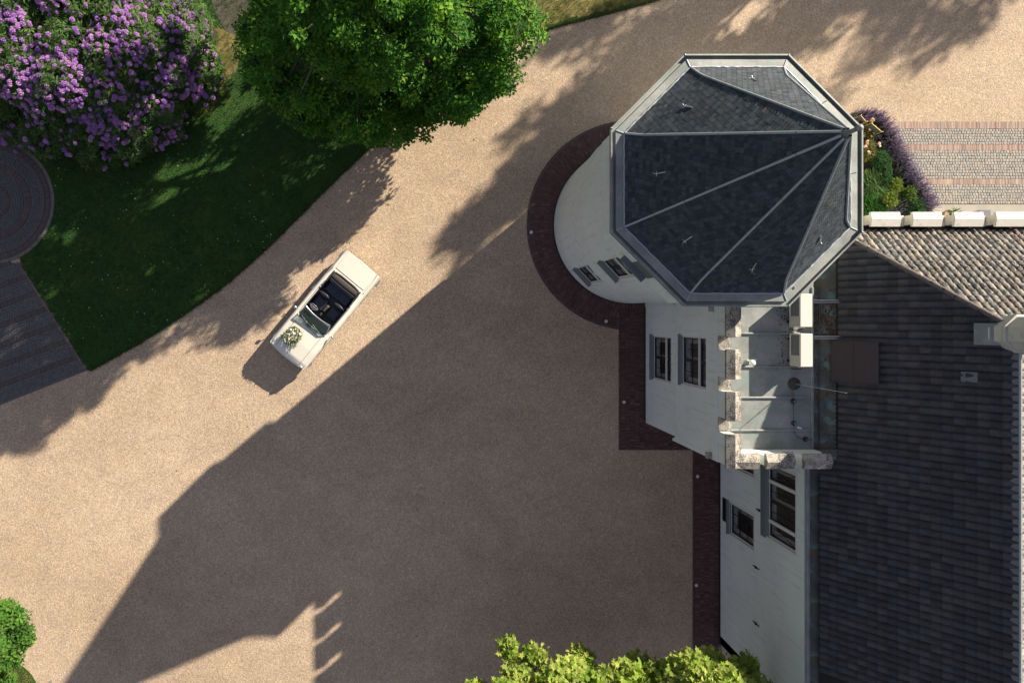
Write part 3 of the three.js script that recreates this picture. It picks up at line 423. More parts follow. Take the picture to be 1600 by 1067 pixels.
{
  const r = rngOf(51), TL = 0.275, TW = 0.228, tones = { W: [], N: [] };
  for (let k = 0; k < 7; k++) {
    const q = 0.88 + 0.08 * k;
    const w = mix3([0.195, 0.188, 0.198], [0.172, 0.182, 0.205], k % 2).map((c) => c * q * 0.8), n = w;
    for (const [s, c] of [['W', w], ['N', n]]) tones[s].push(metric(plain(paint(plain(pantile(TW, 0.335)), c))));
  }
  const all = [], cen = V(), px = V();
  function slope(kind, o, u, s, wU0, wU1, rows, planes) {
    const n = u.clone().cross(s); if (n.y < 0) n.negate();
    const uu = n.clone().cross(s).negate().normalize(), B = new THREE.Matrix4().makeBasis(uu, s, n);
    for (let j = 0; j < rows; j++) for (let w = wU0; w < wU1; w += TW) {
      const p = o.clone().addScaledVector(u, w + jit(r, 0.008)).addScaledVector(s, j * TL + jit(r, 0.012)), mid = p.clone().addScaledVector(s, 0.14);
      const ds = planes.map(([pn, d]) => pn.dot(mid) - d);
      if (ds.some((d) => d < -0.2)) continue;
      const m = B.clone().multiply(new THREE.Matrix4().makeRotationZ(jit(r, 0.02))).setPosition(p.addScaledVector(n, 0.012 + jit(r, 0.006)));
      let g = tones[kind][Math.floor(r() * 7)], baked = false;
      if (ds.some((d) => d < 0.25)) { g = plain(g.clone()); g.deleteAttribute('uv'); g.applyMatrix4(m); for (const [pn, d] of planes) { g = g && clipGeo(g, pn, d); } if (!g) continue; g = metric(plain(g)); baked = true; }
      const X = NX + mid.x * F / (H - mid.y), Y = NY + mid.z * F / (H - mid.y), k = F / (H - mid.y);
      const seen = X > 1285 && X < 1604 && Y > 350 && Y < 1070 && !(X < 1345 && Y < 380);
      const view = V(0, H, 0).sub(mid).normalize().dot(n);
      all.push({ kind, g, m, baked, a: seen ? Math.max(0, view) * k * k : -1 });
    }
  }
  const aW = Math.atan(tanW), sW = V(Math.cos(aW), Math.sin(aW), 0), nH = V(), A = E3, Bp = R3;
  { // vertical-ish plane through the hip line that parts the two slopes
    const d = Bp.clone().sub(A), up = V(0, 1, 0); nH.copy(d).cross(up).normalize(); if (nH.z < 0) nH.negate();
  }
  const hipD = nH.dot(A);
  slope('W', V(EX + 0.02, EY + 0.02, -3.6), V(0, 0, 1), sW, 0, 15.4, 18, [[nH, hipD], [V(-1, 0, 0), -(RX - 0.02)]]);
  const keepOff = all.filter((t) => !(t.m.elements[12] < 13.78 && t.m.elements[14] < 4.6)); all.length = 0; all.push(...keepOff);   // the valley gutter takes the place of the lowest tiles there
  const aN = Math.atan(1 / kN), sN = V(0, Math.sin(aN), Math.cos(aN)), z0 = -2.80, h0 = RY - (RZ - z0) / kN;
  slope('N', V(EX, h0, z0), V(1, 0, 0), sN, 0, 6.9, 18, [[nH.clone().negate(), -hipD], [V(0, 0, -1), -RZ - 0.02], [V(-1, -1.19, 0).normalize(), V(-1, -1.19, 0).normalize().dot(R3)]]);
  const aE = Math.atan(1 / 1.19), sE = V(-Math.cos(aE), Math.sin(aE), 0);
  slope('N', V(RX, RY, 0.5).addScaledVector(sE, -4 * TL), V(0, 0, 1), sE, 0, 11.8, 4, [[V(1, 0, 0), RX]]);
  all.sort((p, q) => q.a - p.a);
  const rest = { W: [], N: [] };
  all.forEach((t, i) => {
    if (i < 300 && t.a > 0) { const me = part('roof_tile', t.g, t.kind === 'N' ? M.tileSunlitLichen : M.tile, roof); if (!t.baked) { me.matrix.copy(t.m); me.matrix.decompose(me.position, me.quaternion, me.scale); } return; }
    const g = plain(t.g.clone()); g.deleteAttribute('uv'); if (!t.baked) g.applyMatrix4(t.m); rest[t.kind].push(g);
  });
  part('roof_tiles', rest.W, M.tile, roof).userData.kind = 'stuff'; part('roof_tiles', rest.N, M.tileSunlitLichen, roof).userData.kind = 'stuff';
  // hip tiles, ridge
  const L = A.distanceTo(Bp), n = Math.round(L / 0.34), dir = Bp.clone().sub(A).normalize();
  const capMat = std({ color: rgb(0.11, 0.092, 0.085), roughness: 0.9, bumpMap: fineBump, bumpScale: 0.006 });
  for (let i = 0; i < n; i++) { const p = A.clone().lerp(Bp, (i + 0.0) / n), q = A.clone().lerp(Bp, (i + 1.06) / n); part('hip_tile', [bar(p.add(V(0, 0.045 + jit(r, 0.01), 0)), q.add(V(0, 0.03, 0)), 0.085, 0.075, 10)], capMat, roof); }
  for (let i = 0; i < 12; i++) { const z = RZ + 0.6 + i * 1.0; part('ridge_roll', [tube([V(RX, RY + 0.07, z), V(RX, RY + 0.07, z + 0.985)], 0.038, 2, 10)], M.leadRoll, roof); }
  const fl = []; for (let i = 0; i < 66; i++) { const z = RZ + 0.5 + i * 0.2, a = (d, up) => V(RX - d * Math.cos(aW), RY - d * Math.sin(aW) + up, 0); const q = (d, up, zz) => a(d, up).setZ(zz); fl.push([q(0, 0.085, z), q(0, 0.085, z + 0.2), q(0.17, 0.095, z + 0.2), q(0.17, 0.095, z)], [q(0.17, 0.095, z), q(0.17, 0.095, z + 0.2), q(0.21 + jit(r, 0.05), 0.075, z + 0.1 + jit(r, 0.12))]); }
  part('ridge_flashing', [tri(fl)], M.sill, roof);
}
part('roof_hatch', [rbox(1.36, 0.06, 1.27, 0, 0, 0, 0.015).translate(0, 0, 0), box(0.02, 0.012, 1.27, -0.02, 0.036, 0), rbox(1.40, 0.05, 0.05, 0, 0.0, 0.66, 0.01), rbox(1.40, 0.05, 0.05, 0, 0.0, -0.66, 0.01)].map((g) => g.rotateZ(Math.atan(tanW)).translate(14.02, 7.46, 1.43)), std({ color: rgb(0.036, 0.026, 0.027), roughness: 0.75, bumpMap: fineBump, bumpScale: 0.002 }), house);
part('roof_vent_tile', [rbox(0.4, 0.05, 0.3, 0, 0, 0, 0.02)].map((g) => g.rotateZ(Math.atan(tanW)).translate(15.95, 9.62, 1.72)), M.sill, roof);

// ---- north parapet
part('north_parapet', [span(11.9, 21.5, 6.6, 6.74, -3.335, -3.025)], M.stucco, house);
for (let k = -1; k < 5; k++) {
  const a = 14.71 + 1.347 * k, m = part('merlon', [span(a + 0.03, a + 0.93, 6.74, 7.12, -3.335, -3.025)], M.coping, house);
  const c = part('coping_stone', copingGeo(0.96, 0.225, 0.07, 0.125).rotateY(Math.PI / 2).translate(a + 0.48, 7.122, -3.18), M.coping, m); c.geometry = metric(plain(c.geometry));
  const x0 = a + 0.95, x1 = a + 1.36; part('crenel_sill', [span(x0, (x0 + x1) / 2 - 0.006, 6.742, 6.80, -3.36, -3.0), span((x0 + x1) / 2 + 0.006, x1, 6.742, 6.80, -3.36, -3.0)], M.coping, house);
}
part('parapet_gutter', [span(12.6, 21.2, 6.55, 6.66, -3.02, -2.62)], M.copper, house);

// ---- octagonal lathe pieces share this
const oct = (pts, x, z, closed = true) => { const g = new THREE.LatheGeometry(pts.map(([a, y]) => new THREE.Vector2(a / Math.cos(Math.PI / 8), y)), 8, Math.PI / 8).translate(x, 0, z).toNonIndexed(); g.computeVertexNormals(); return g; };
{ // chimney on the ridge
  const c = [16.75, 0.45];
  const ch = part('chimney', [oct([[0.5, 9.2], [0.5, 10.36]], ...c), oct([[0.505, 10.375], [0.53, 10.42], [0.53, 10.5], [0.47, 10.52], [0.47, 11.7], [0.58, 11.75], [0.58, 11.9], [0.3, 11.95], [0.3, 11.6]], ...c), oct([[0.485, 10.3], [0.485, 10.4]], ...c)], std({ map: copingTex, color: rgb(0.72, 0.74, 0.74), roughness: 0.8 }), house);
  part('chimney_foot', [rbox(0.5, 0.5, 0.36, 16.42, 9.78, 0.45, 0.02)], M.coping, ch);
  part('foot_flashing', [tri([[V(15.96, 9.67, 0.16), V(15.96, 9.67, 0.78), V(16.4, 10.19, 0.78), V(16.4, 10.19, 0.16)]]).translate(0, 0.09, 0)], M.lead, ch);
}

// ---- round tower
const TA = (k) => k * Math.PI / 4;
function cyl(R, angs, ys, hole) {
  const f = [], at = (a, y) => V(TX + R * Math.cos(a), y, TZ + R * Math.sin(a));
  for (let i = 0; i < angs.length - 1; i++) for (let j = 0; j < ys.length - 1; j++) { if (hole((angs[i] + angs[i + 1]) / 2, (ys[j] + ys[j + 1]) / 2)) continue; const y = (q, a) => typeof q === 'function' ? q(a) : q; f.push([at(angs[i], y(ys[j], angs[i])), at(angs[i], y(ys[j + 1], angs[i])), at(angs[i + 1], y(ys[j + 1], angs[i + 1])), at(angs[i + 1], y(ys[j], angs[i + 1]))]); }
  const g = tri(f), n = g.attributes.normal, p = g.attributes.position;
  for (let i = 0; i < p.count; i++) { const x = p.getX(i) - TX, z = p.getZ(i) - TZ, l = Math.hypot(x, z); n.setXYZ(i, x / l, 0, z / l); }
  return g;
}
const wa = Math.atan2(0.68, -0.73), hw = 0.44 / TR, RU = 3.405;
const angles = [...Array.from({ length: 240 }, (_, i) => i / 240 * Math.PI * 2).filter((a) => Math.abs(a - wa) > hw + 0.008), wa - hw, wa + hw, wa].sort((a, b) => a - b); angles.push(Math.PI * 2);
const inW = (a, y, y0, y1) => Math.abs(a - wa) < hw - 1e-6 && y > y0 && y < y1;
{
  const sc = (a) => 3.58 + 0.36 * scallop(a / (2 * Math.PI) * 29);
  const lip = []; for (let i = 0; i < 480; i++) { const a = i / 480 * 2 * Math.PI, b = (i + 1) / 480 * 2 * Math.PI, q = (R, t) => V(TX + R * Math.cos(t), sc(t), TZ + R * Math.sin(t)); lip.push([q(RU, a), q(RU, b), q(TR - 0.01, b), q(TR - 0.01, a)]); }
  part('tower_corbel_arches', [tube(Array.from({ length: 480 }, (_, i) => { const a = i / 480 * 2 * Math.PI; return V(TX + (RU + 0.004) * Math.cos(a), sc(a) + 0.005, TZ + (RU + 0.004) * Math.sin(a)); }), 0.018, 960, 5, true)], M.stucco, house);
  const fine = [...angles]; for (let i = 0; i < angles.length - 1; i++) fine.push((angles[i] + angles[i + 1]) / 2); fine.sort((a, b) => a - b);
  const reveal = (R, y0, y1) => { const o = []; const at = (a, r, y) => V(TX + r * Math.cos(a), y, TZ + r * Math.sin(a)); for (const a of [wa - hw, wa + hw]) o.push([at(a, R, y0), at(a, R, y1), at(a, R - 0.4, y1), at(a, R - 0.4, y0)]); for (const y of [y0, y1]) o.push([at(wa - hw, R, y), at(wa + hw, R, y), at(wa + hw, R - 0.4, y), at(wa - hw, R - 0.4, y)]); return tri(o); };
  part('tower_wall', [cyl(TR, angles, [0, 1.45, 3.36, 4.1], (a, y) => inW(a, y, 1.45, 3.36)), cyl(RU, fine, [sc, 5.4, 7.32, 8.3], (a, y) => typeof y === 'number' && inW(a, y, 5.4, 7.32)), tri(lip), reveal(TR, 1.45, 3.36), reveal(RU, 5.4, 7.32)], M.stucco, house);
  const out = (R) => [TX + R * Math.cos(wa), TZ + R * Math.sin(wa)], turn = Math.atan2(Math.cos(wa), Math.sin(wa));
  { const [x, z] = out(TR - 0.02); window_(x, 1.45, z, turn, 0.86, 1.91, { transom: 0.72, sillOut: 0.16, vert: [], horiz: [0.5] }); }
  { const [x, z] = out(RU - 0.02); window_(x, 5.4, z, turn, 0.86, 1.92, { transom: 0.72, sillOut: 0.16, vert: [], horiz: [0.5] }); }
  part('tower_frieze', [oct([[3.2, 7.95], [3.40, 8.12], [3.5, 8.2], [3.5, 9.42]], TX, TZ)], M.stucco, house);
  const fs = part('attic_sill', [rbox(0.95, 0.09, 0.3, 0, 0, 0, 0.015).rotateY(turn).translate(TX + 3.56 * Math.cos(wa), 8.5, TZ + 3.56 * Math.sin(wa)), box(0.8, 0.6, 0.04, 0, 0, 0).rotateY(turn).translate(TX + 3.49 * Math.cos(Math.PI * 0.75), 8.85, TZ + 3.49 * Math.sin(Math.PI * 0.75))], M.sill, house);
  const gut = part('tower_gutter', [oct([[3.40, 9.40], [3.52, 9.34], [3.62, 9.46], [3.635, 9.655], [3.59, 9.66], [3.585, 9.53], [3.492, 9.525], [3.485, 9.625], [3.2, 9.65]], TX, TZ)], M.lead, house);
  for (let k = 0; k < 8; k++) { const a = TA(k) + Math.PI / 8, c = Math.cos(Math.PI / 8), q = (ap, y) => V(TX + ap / c * Math.cos(a), y, TZ + ap / c * Math.sin(a)); part('gutter_seam', [bar(q(3.22, 9.652), q(3.475, 9.632), 0.018, 0.018, 6), bar(q(3.585, 9.665), q(3.64, 9.66), 0.016, 0.016, 6)], M.leadRoll, gut); }
  part('gutter_outlet', [new THREE.CylinderGeometry(0.05, 0.05, 0.03, 14).translate(TX + 1.62, 9.625, TZ + 3.10)], M.black, gut);
}
{ // slates, hips, hooks, finial
  const r = rngOf(61), prof = [[3.235, 9.64], [2.86, 10.06], [0.09, 14.62]], T8 = Math.tan(Math.PI / 8);
  const sr = part('tower_roof', [oct(prof.map(([a, y]) => [a - 0.03, y - 0.03]), TX, TZ)], M.deck, house);
  const segL = [Math.hypot(prof[1][0] - prof[0][0], prof[1][1] - prof[0][1]), Math.hypot(prof[2][0] - prof[1][0], prof[2][1] - prof[1][1])], tot = segL[0] + segL[1];
  const at = (s) => { const e = Math.max(0, Math.min(tot, s)); const k = e < segL[0] ? 0 : 1, t = k ? (e - segL[0]) / segL[1] : e / segL[0]; return [prof[k][0] + (prof[k + 1][0] - prof[k][0]) * t, prof[k][1] + (prof[k + 1][1] - prof[k][1]) * t]; };
  for (let k = 0; k < 8; k++) {
    const a = TA(k), rad = V(Math.cos(a), 0, Math.sin(a)), tan = V(-Math.sin(a), 0, Math.cos(a)), geos = [], ex = 0.118;
    for (let row = 0; row * ex < tot - 0.05; row++) {
      const s0 = row * ex, s1 = Math.min(s0 + 0.2, tot), [r0, y0] = at(s0), [r1, y1] = at(s1), hw0 = r0 * T8 - 0.01, hw1 = at(Math.min(tot, s0 + ex))[0] * T8 - 0.01;
      const n = V(y1 - y0, r0 - r1, 0).normalize(), N = rad.clone().multiplyScalar(n.x).add(V(0, n.y, 0)), w = 0.145;
      for (let x = -hw0 - (row & 1) * w / 2 - jit(r, 0.01); x < hw0; x += w) {
        const xa = Math.max(x, -hw0), xb = Math.min(x + w - 0.008, hw0); if (xb - xa < 0.03) continue;
        const ta = Math.max(x, -hw1), tb = Math.min(x + w - 0.008, hw1), lift = 0.022 + 0.008 * r(), th = 0.011;
        const q = (xx, rr, yy, l) => V(TX, 0, TZ).addScaledVector(rad, rr).add(V(0, yy, 0)).addScaledVector(tan, xx).addScaledVector(N, l);
        const sg = jit(r, 0.012), bR = at(s0 + sg), b0 = q(xa, bR[0], bR[1], lift), b1 = q(xb, bR[0], bR[1], lift + jit(r, 0.006)), t0 = q(Math.min(ta, tb), r1, y1, 0.004), t1 = q(Math.max(ta, tb), r1, y1, 0.004), dn = N.clone().multiplyScalar(-th);
        const w2 = r(), v = 0.62 + 0.76 * r(), c = (w2 < 0.06 ? [0.066, 0.066, 0.068] : w2 < 0.3 ? [0.036, 0.050, 0.068] : [0.048, 0.058, 0.070]).map((z) => z * v);
        geos.push(paint(tri([[b0, b1, t1, t0], [b0.clone().add(dn), b1.clone().add(dn), b1, b0], [b0, t0, t0.clone().add(dn), b0.clone().add(dn)], [b1.clone().add(dn), t1.clone().add(dn), t1, b1]]), c));
      }
    }
    part('slates', geos, M.slate, sr).userData.kind = 'stuff';
    // ladder hook
    const [hr, hy] = at(tot * 0.18), hp = V(TX, hy, TZ).addScaledVector(rad, hr), N = rad.clone().multiplyScalar(0.86).add(V(0, 0.51, 0)), up = rad.clone().multiplyScalar(-0.51).add(V(0, 0.86, 0));
    const pt = (u, n, t = 0) => hp.clone().addScaledVector(up, u).addScaledVector(N, n).addScaledVector(tan, t);
    part('ladder_hook', [tube([pt(0.30, 0.03), pt(0.05, 0.05), pt(-0.02, 0.12), pt(0.02, 0.20), pt(0.12, 0.24)], 0.013, 12, 5), bar(pt(0.02, 0.04, -0.07), pt(0.02, 0.04, 0.07), 0.013, 0.013, 5), bar(pt(0.32, 0.03), pt(0.05, 0.045), 0.024, 0.024, 4)], M.steel, sr);
    // hip roll, in lengths of lead
    const ha = a + Math.PI / 8, hd = V(Math.cos(ha), 0, Math.sin(ha)), cc = Math.cos(Math.PI / 8), hpnt = (s) => { const [q, y] = at(s); return V(TX, y + 0.035, TZ).addScaledVector(hd, q / cc); }, nL = 6, hips = [];
    for (let i = 0; i < nL; i++) { const s0 = tot * i / nL, s1 = tot * (i + 1) / nL - 0.012; hips.push(tube(Array.from({ length: 5 }, (_, j) => hpnt(s0 + (s1 - s0) * j / 4)), 0.032 + 0.004 * r(), 8, 8)); }
    part('hip_roll', hips, M.leadRoll, sr);
    const e0 = at(0), ea = (t) => V(TX, 9.665 + jit(r, 0.016), TZ).addScaledVector(rad, 3.255 + jit(r, 0.016)).addScaledVector(tan, t * 3.25 * T8);
    part('eave_flashing', [tube(Array.from({ length: 26 }, (_, i) => ea(-0.98 + 1.96 * i / 25)), 0.026, 52, 6)], M.leadRoll, sr);
  }
  const fin = part('finial', [new THREE.LatheGeometry([[0, 15.16], [0.035, 15.155], [0.066, 15.12], [0.078, 15.08], [0.066, 15.035], [0.04, 15.005], [0.05, 14.99], [0.052, 14.95], [0.045, 14.93], [0.05, 14.80], [0.075, 14.6], [0.13, 14.42], [0.16, 14.36]].map(([a, y]) => new THREE.Vector2(a, y)), 20).translate(TX, 0, TZ)], M.lead, sr);
}
// ---------------------------------------------------------------- things on the roof
{
  const cream = std({ color: rgb(0.54, 0.505, 0.46), roughness: 0.45 }), grey = std({ color: rgb(0.13, 0.13, 0.14), roughness: 0.6 }), panel = std({ color: rgb(0.34, 0.32, 0.29), roughness: 0.5 });
  const ac = thing('air_conditioner', 'white outdoor air conditioning unit half tucked under the tower gutter', 'air conditioner', [12.32, 7.0, -0.22], 0, 'air conditioning units on the flat roof');
  part('casing', [rbox(0.39, 0.64, 1.05, 0, 0.42, 0, 0.02, 3)], cream, ac);
  part('fan_grille', [...Array.from({ length: 17 }, (_, i) => box(0.012, 0.46, 0.012, -0.206, 0.44, -0.47 + i * 0.039)), ...[0.1, 0.2, 0.3, 0.4].map((d) => box(0.012, 0.012, 0.64, -0.209, 0.20 + d, -0.16)), box(0.01, 0.48, 0.66, -0.198, 0.44, -0.155)], grey, ac);
  part('front_panel', [rbox(0.014, 0.58, 0.34, -0.2, 0.42, 0.345, 0.004), box(0.006, 0.12, 0.012, -0.209, 0.46, 0.3), box(0.01, 0.2, 0.02, -0.205, 0.62, 0.46)], panel, ac);
  part('service_cover', [rbox(0.12, 0.2, 0.03, 0.1, 0.3, 0.538, 0.006), rbox(0.05, 0.1, 0.05, 0.19, 0.42, 0.5, 0.01), rbox(0.2, 0.03, 0.03, -0.05, 0.55, 0.54, 0.01)], cream, ac);
  for (const z of [-0.36, 0.36]) part('foot', [rbox(0.44, 0.1, 0.08, 0, 0.05, z, 0.01), box(0.05, 0.03, 0.03, -0.235, 0.1, z)], M.iron, ac);
  part('pipe', [tube([V(0.15, 0.3, 0.54), V(0.12, 0.2, 0.62), V(0.0, 0.06, 0.64), V(-0.15, 0.03, 0.60)], 0.014, 10, 6)], M.iron, ac);
  const b = ac.clone(); b.name = numbered('air_conditioner'); b.position.set(12.33, 7.0, 1.04); b.userData.label = 'white outdoor air conditioning unit nearer the thin rod mast'; scene.add(b);
}
{
  const p = P(1168, 566, 7.0), v = thing('roof_vent', 'white ball-topped vent pipe on the flat lead roof beside the merlons', 'roof vent', [p.x, 7.0, p.z]);
  part('pipe', new THREE.LatheGeometry([[0.11, 0], [0.09, 0.02], [0.045, 0.04], [0.04, 0.3]].map(([a, y]) => new THREE.Vector2(a, y)), 18), M.lead, v);
  part('ball_cap', new THREE.SphereGeometry(0.1, 20, 14).scale(1, 0.9, 1).translate(0, 0.36, 0), M.white, v);
  const m = P(1241, 599.5, 7.0), mast = thing('lightning_rod', 'thin tall metal rod standing on a round dark foot on the flat roof', 'lightning rod', [m.x, 7.0, m.z]);
  part('foot', new THREE.LatheGeometry([[0.2, 0], [0.205, 0.03], [0.19, 0.06], [0.12, 0.08], [0.04, 0.1], [0, 0.1]].map(([a, y]) => new THREE.Vector2(a, y)), 24), std({ color: rgb(0.045, 0.04, 0.038), roughness: 0.95, bumpMap: fineBump, bumpScale: 0.01 }), mast);
  part('rod', [bar(V(0, 0.08, 0), V(0, 0.9, 0), 0.013, 0.012, 8), bar(V(0, 0.9, 0), V(0, 2.72, 0), 0.009, 0.006, 8), new THREE.SphereGeometry(0.02, 8, 6).translate(0, 0.28, 0), new THREE.SphereGeometry(0.015, 8, 6).translate(0, 2.72, 0)], M.steel, mast);
  const spots = [[1240, 627, 'small dark conductor block on the lead roof nearest the rod mast'], [1241, 661, 'small dark conductor block on the lead roof beside the white stub'], [1259.5, 686, 'small dark conductor block at the end of the cable near the south merlons']];
  let first; const blk = std({ color: rgb(0.03, 0.025, 0.025), roughness: 0.9 });
  spots.forEach(([px, py, label], i) => {
    const q = P(px, py, 7.02);
    if (!i) { first = thing('conductor_block', label, 'cable block', [q.x, 7.0, q.z], 0, 'conductor blocks on the flat roof'); part('base', new THREE.LatheGeometry([[0.085, 0], [0.085, 0.02], [0.06, 0.07], [0, 0.075]].map(([a, y]) => new THREE.Vector2(a, y)), 14), blk, first); part('clip', [box(0.03, 0.03, 0.03, 0, 0.085, 0)], M.steel, first); return; }
    const c = first.clone(); c.name = numbered('conductor_block'); c.position.set(q.x, 7.0, q.z); c.userData.label = label; scene.add(c);
  });
  const k = (px, py, y = 7.03) => P(px, py, y), cab = part('conductor_cable', [tube([k(1240, 612, 7.1), k(1240, 627, 7.1), k(1241, 645, 7.06), k(1241, 661, 7.1), k(1243, 678), k(1250, 684), k(1259.5, 686, 7.1), k(1272, 687)], 0.009, 40, 5)], M.iron);
  tag(cab, 'thin dark cable linking the three conductor blocks on the lead roof', 'cable');
  const s = P(1248, 668, 7.0), st = thing('roof_stub', 'tiny pale capped stub by the lead seam on the flat roof', 'pipe stub', [s.x, 7.0, s.z]); part('stub', new THREE.CylinderGeometry(0.03, 0.035, 0.14, 10).translate(0, 0.07, 0), M.white, st); part('cap', new THREE.SphereGeometry(0.04, 10, 6).translate(0, 0.14, 0), M.steel, st);
}
{ // leaves caught in the valley gutter
  const r = rngOf(66), l = []; for (let i = 0; i < 420; i++) { if (i % 5 === 0) { l.push({ p: V(11.72 + 0.36 * Math.pow(r(), 0.6), 7.008, -0.6 + 2.3 * r()), ry: r() * 6, s: 0.6 + 0.7 * r(), c: mix3([0.09, 0.05, 0.025], [0.03, 0.022, 0.016], r()) }); continue; } const t = r(), x = 13.05 + 0.75 * r(), z = t < 0.75 ? -0.55 + 1.15 * r() : -1 + 5.2 * r(); l.push({ p: V(x, 6.735 + (x - 13) * 0.256, z), ry: r() * 6, s: 0.7 + r(), c: mix3([0.10, 0.055, 0.025], [0.035, 0.025, 0.018], r()).map((q) => q * (r() < 0.06 ? 3 : 1)) }); }
  tag(inst('fallen_leaves', tri([[V(-0.03, 0, 0), V(0, 0.012, -0.018), V(0.03, 0, 0), V(0, 0.006, 0.018)]]), M.blade, l), 'brown fallen leaves caught in the roof valley behind the air conditioning units', 'fallen leaves');
}
// ---------------------------------------------------------------- foliage helpers
function leafGeo(n, L, W, spread, r, fold = 0.25, shape = 0) { // a sprig: n leaves round a point, each folded along its midrib
  const f = [];
  for (let i = 0; i < n; i++) {
    const a = i / n * Math.PI * 2 + jit(r, 0.9), el = -0.25 + 0.9 * r(), d = V(Math.cos(a) * Math.cos(el), Math.sin(el), Math.sin(a) * Math.cos(el)), s = d.clone().cross(V(0, 1, 0)).normalize().applyAxisAngle(d, jit(r, 1.2)), up = s.clone().cross(d);
    const o = d.clone().multiplyScalar(spread * (0.2 + 0.8 * r())).add(V(jit(r, spread), jit(r, spread), jit(r, spread)).multiplyScalar(0.5)), l = L * (0.75 + 0.5 * r()), w = W * (0.8 + 0.4 * r());
    const q = (u, v, h) => o.clone().addScaledVector(d, u * l).addScaledVector(s, v * w).addScaledVector(up, h * w);
    if (shape === 1) { // lobed, maple-like
      const pts = [[0, 0], [0.15, 0.75], [0.35, 0.35], [0.62, 0.62], [0.7, 0.2], [1.05, 0]];
      for (const sd of [1, -1]) f.push(pts.map(([u, v]) => q(u, v * sd, v * fold)));
    } else f.push([q(0, 0, 0), q(0.45, 0.5, fold * 0.5), q(1, 0, -0.1), q(0.4, 0, 0)], [q(0, 0, 0), q(0.4, 0, 0), q(1, 0, -0.1), q(0.45, -0.5, fold * 0.5)]);
  }
  return tri(f);
}
const qUp = V(0, 1, 0);
function cloud(list, r, c, rad, n, pal, o = {}) { // sprigs through the outer part of an uneven ball
  const lump = [V(jit(r, 2), jit(r, 2), jit(r, 2)).normalize(), V(jit(r, 2), jit(r, 2), jit(r, 2)).normalize()];
  for (let i = 0; i < n; i++) {
    const d = V(r() * 2 - 1, r() * 2 - 1, r() * 2 - 1); if (d.lengthSq() > 1 || d.lengthSq() < 0.01) { i--; continue; } d.normalize();
    if (d.y < (o.low ?? -0.55)) { i--; continue; }
    const k = (o.in ?? 0.55) + (1 - (o.in ?? 0.55)) * Math.pow(r(), 0.6), b = 1 + 0.18 * d.dot(lump[0]) + 0.14 * Math.sin(5 * d.dot(lump[1]));
    const p = c.clone().add(V(d.x * rad[0], d.y * rad[1], d.z * rad[2]).multiplyScalar(k * b));
    if (o.ok && !o.ok(p)) continue;
    const n1 = d.clone().lerp(qUp, 0.45).add(V(jit(r, 0.9), jit(r, 0.9), jit(r, 0.9))).normalize();
    const q = new THREE.Quaternion().setFromUnitVectors(qUp, n1).multiply(new THREE.Quaternion().setFromAxisAngle(qUp, r() * 6.283));
    const t = r(), u = r() * (pal.length - 1), c0 = pal[Math.floor(u)], c1 = pal[Math.min(pal.length - 1, Math.floor(u) + 1)];
    list.push({ p, q, s: (o.s ?? 1) * (0.7 + 0.6 * r()), c: mix3(c0, c1, u - Math.floor(u)).map((z) => z * (0.8 + 0.4 * t)) });
  }
}
function limbs(base, top, r0, tips, r, bend = 0.4) { // tapered trunk with limbs running out to the clumps
  const g = [], pts = [base, base.clone().lerp(top, 0.35).add(V(jit(r, bend), 0, jit(r, bend))), base.clone().lerp(top, 0.7).add(V(jit(r, bend), 0, jit(r, bend))), top];
  for (let i = 0; i < 3; i++) g.push(bar(pts[i], pts[i + 1], r0 * (1 - i * 0.27), r0 * (1 - (i + 1) * 0.27), 10));
  for (const t of tips) { const s = 0.25 + 0.65 * r(), k = Math.min(2, Math.floor(s * 3)), a = pts[k].clone().lerp(pts[k + 1], s * 3 - k), m = a.clone().lerp(t, 0.5).add(V(jit(r, 0.5), 0.35, jit(r, 0.5))); g.push(bar(a, m, r0 * 0.28, r0 * 0.16, 6), bar(m, t, r0 * 0.16, r0 * 0.05, 5)); }
  return merge(g);
}
function tree(name, label, x, z, trunkH, trunkR, clumps, pal, o) {
  const r = rngOf(o.seed), t = thing(name, label, 'tree', [x, 0, z]), list = [], gap = V();
  for (const [cx, cy, cz, a, b, c] of clumps) cloud(list, r, V(cx - x, cy, cz - z), [a, b, c], Math.round(o.n * a * c * (0.8 + 0.4 * r())), pal, o);
  part('trunk', limbs(V(0, -0.1, 0), V(0, trunkH, 0), trunkR, clumps.filter((_, i) => i % (o.skip ?? 2) === 0).map(([cx, cy, cz]) => gap.set(cx - x, cy, cz - z).clone()), r), M.bark, t);
  inst('crown', o.leaf, o.mat, list, t);
  return t;
}
const shell = (r, c, R, n, cr, y0 = -0.75, inner = 0.7) => { const out = []; while (out.length < n) { const d = V(r() * 2 - 1, r() * 2 - 1, r() * 2 - 1), l = d.length(); if (l > 1 || l < 0.05) continue; d.divideScalar(l); if (d.y < y0) continue; const k = inner + (1 - inner) * r(), s = cr * (0.7 + 0.6 * r()); out.push([c[0] + d.x * R[0] * k, c[1] + d.y * R[1] * k, c[2] + d.z * R[2] * k, s * 0.95, s * 0.8, s * 0.95]); } return out; };
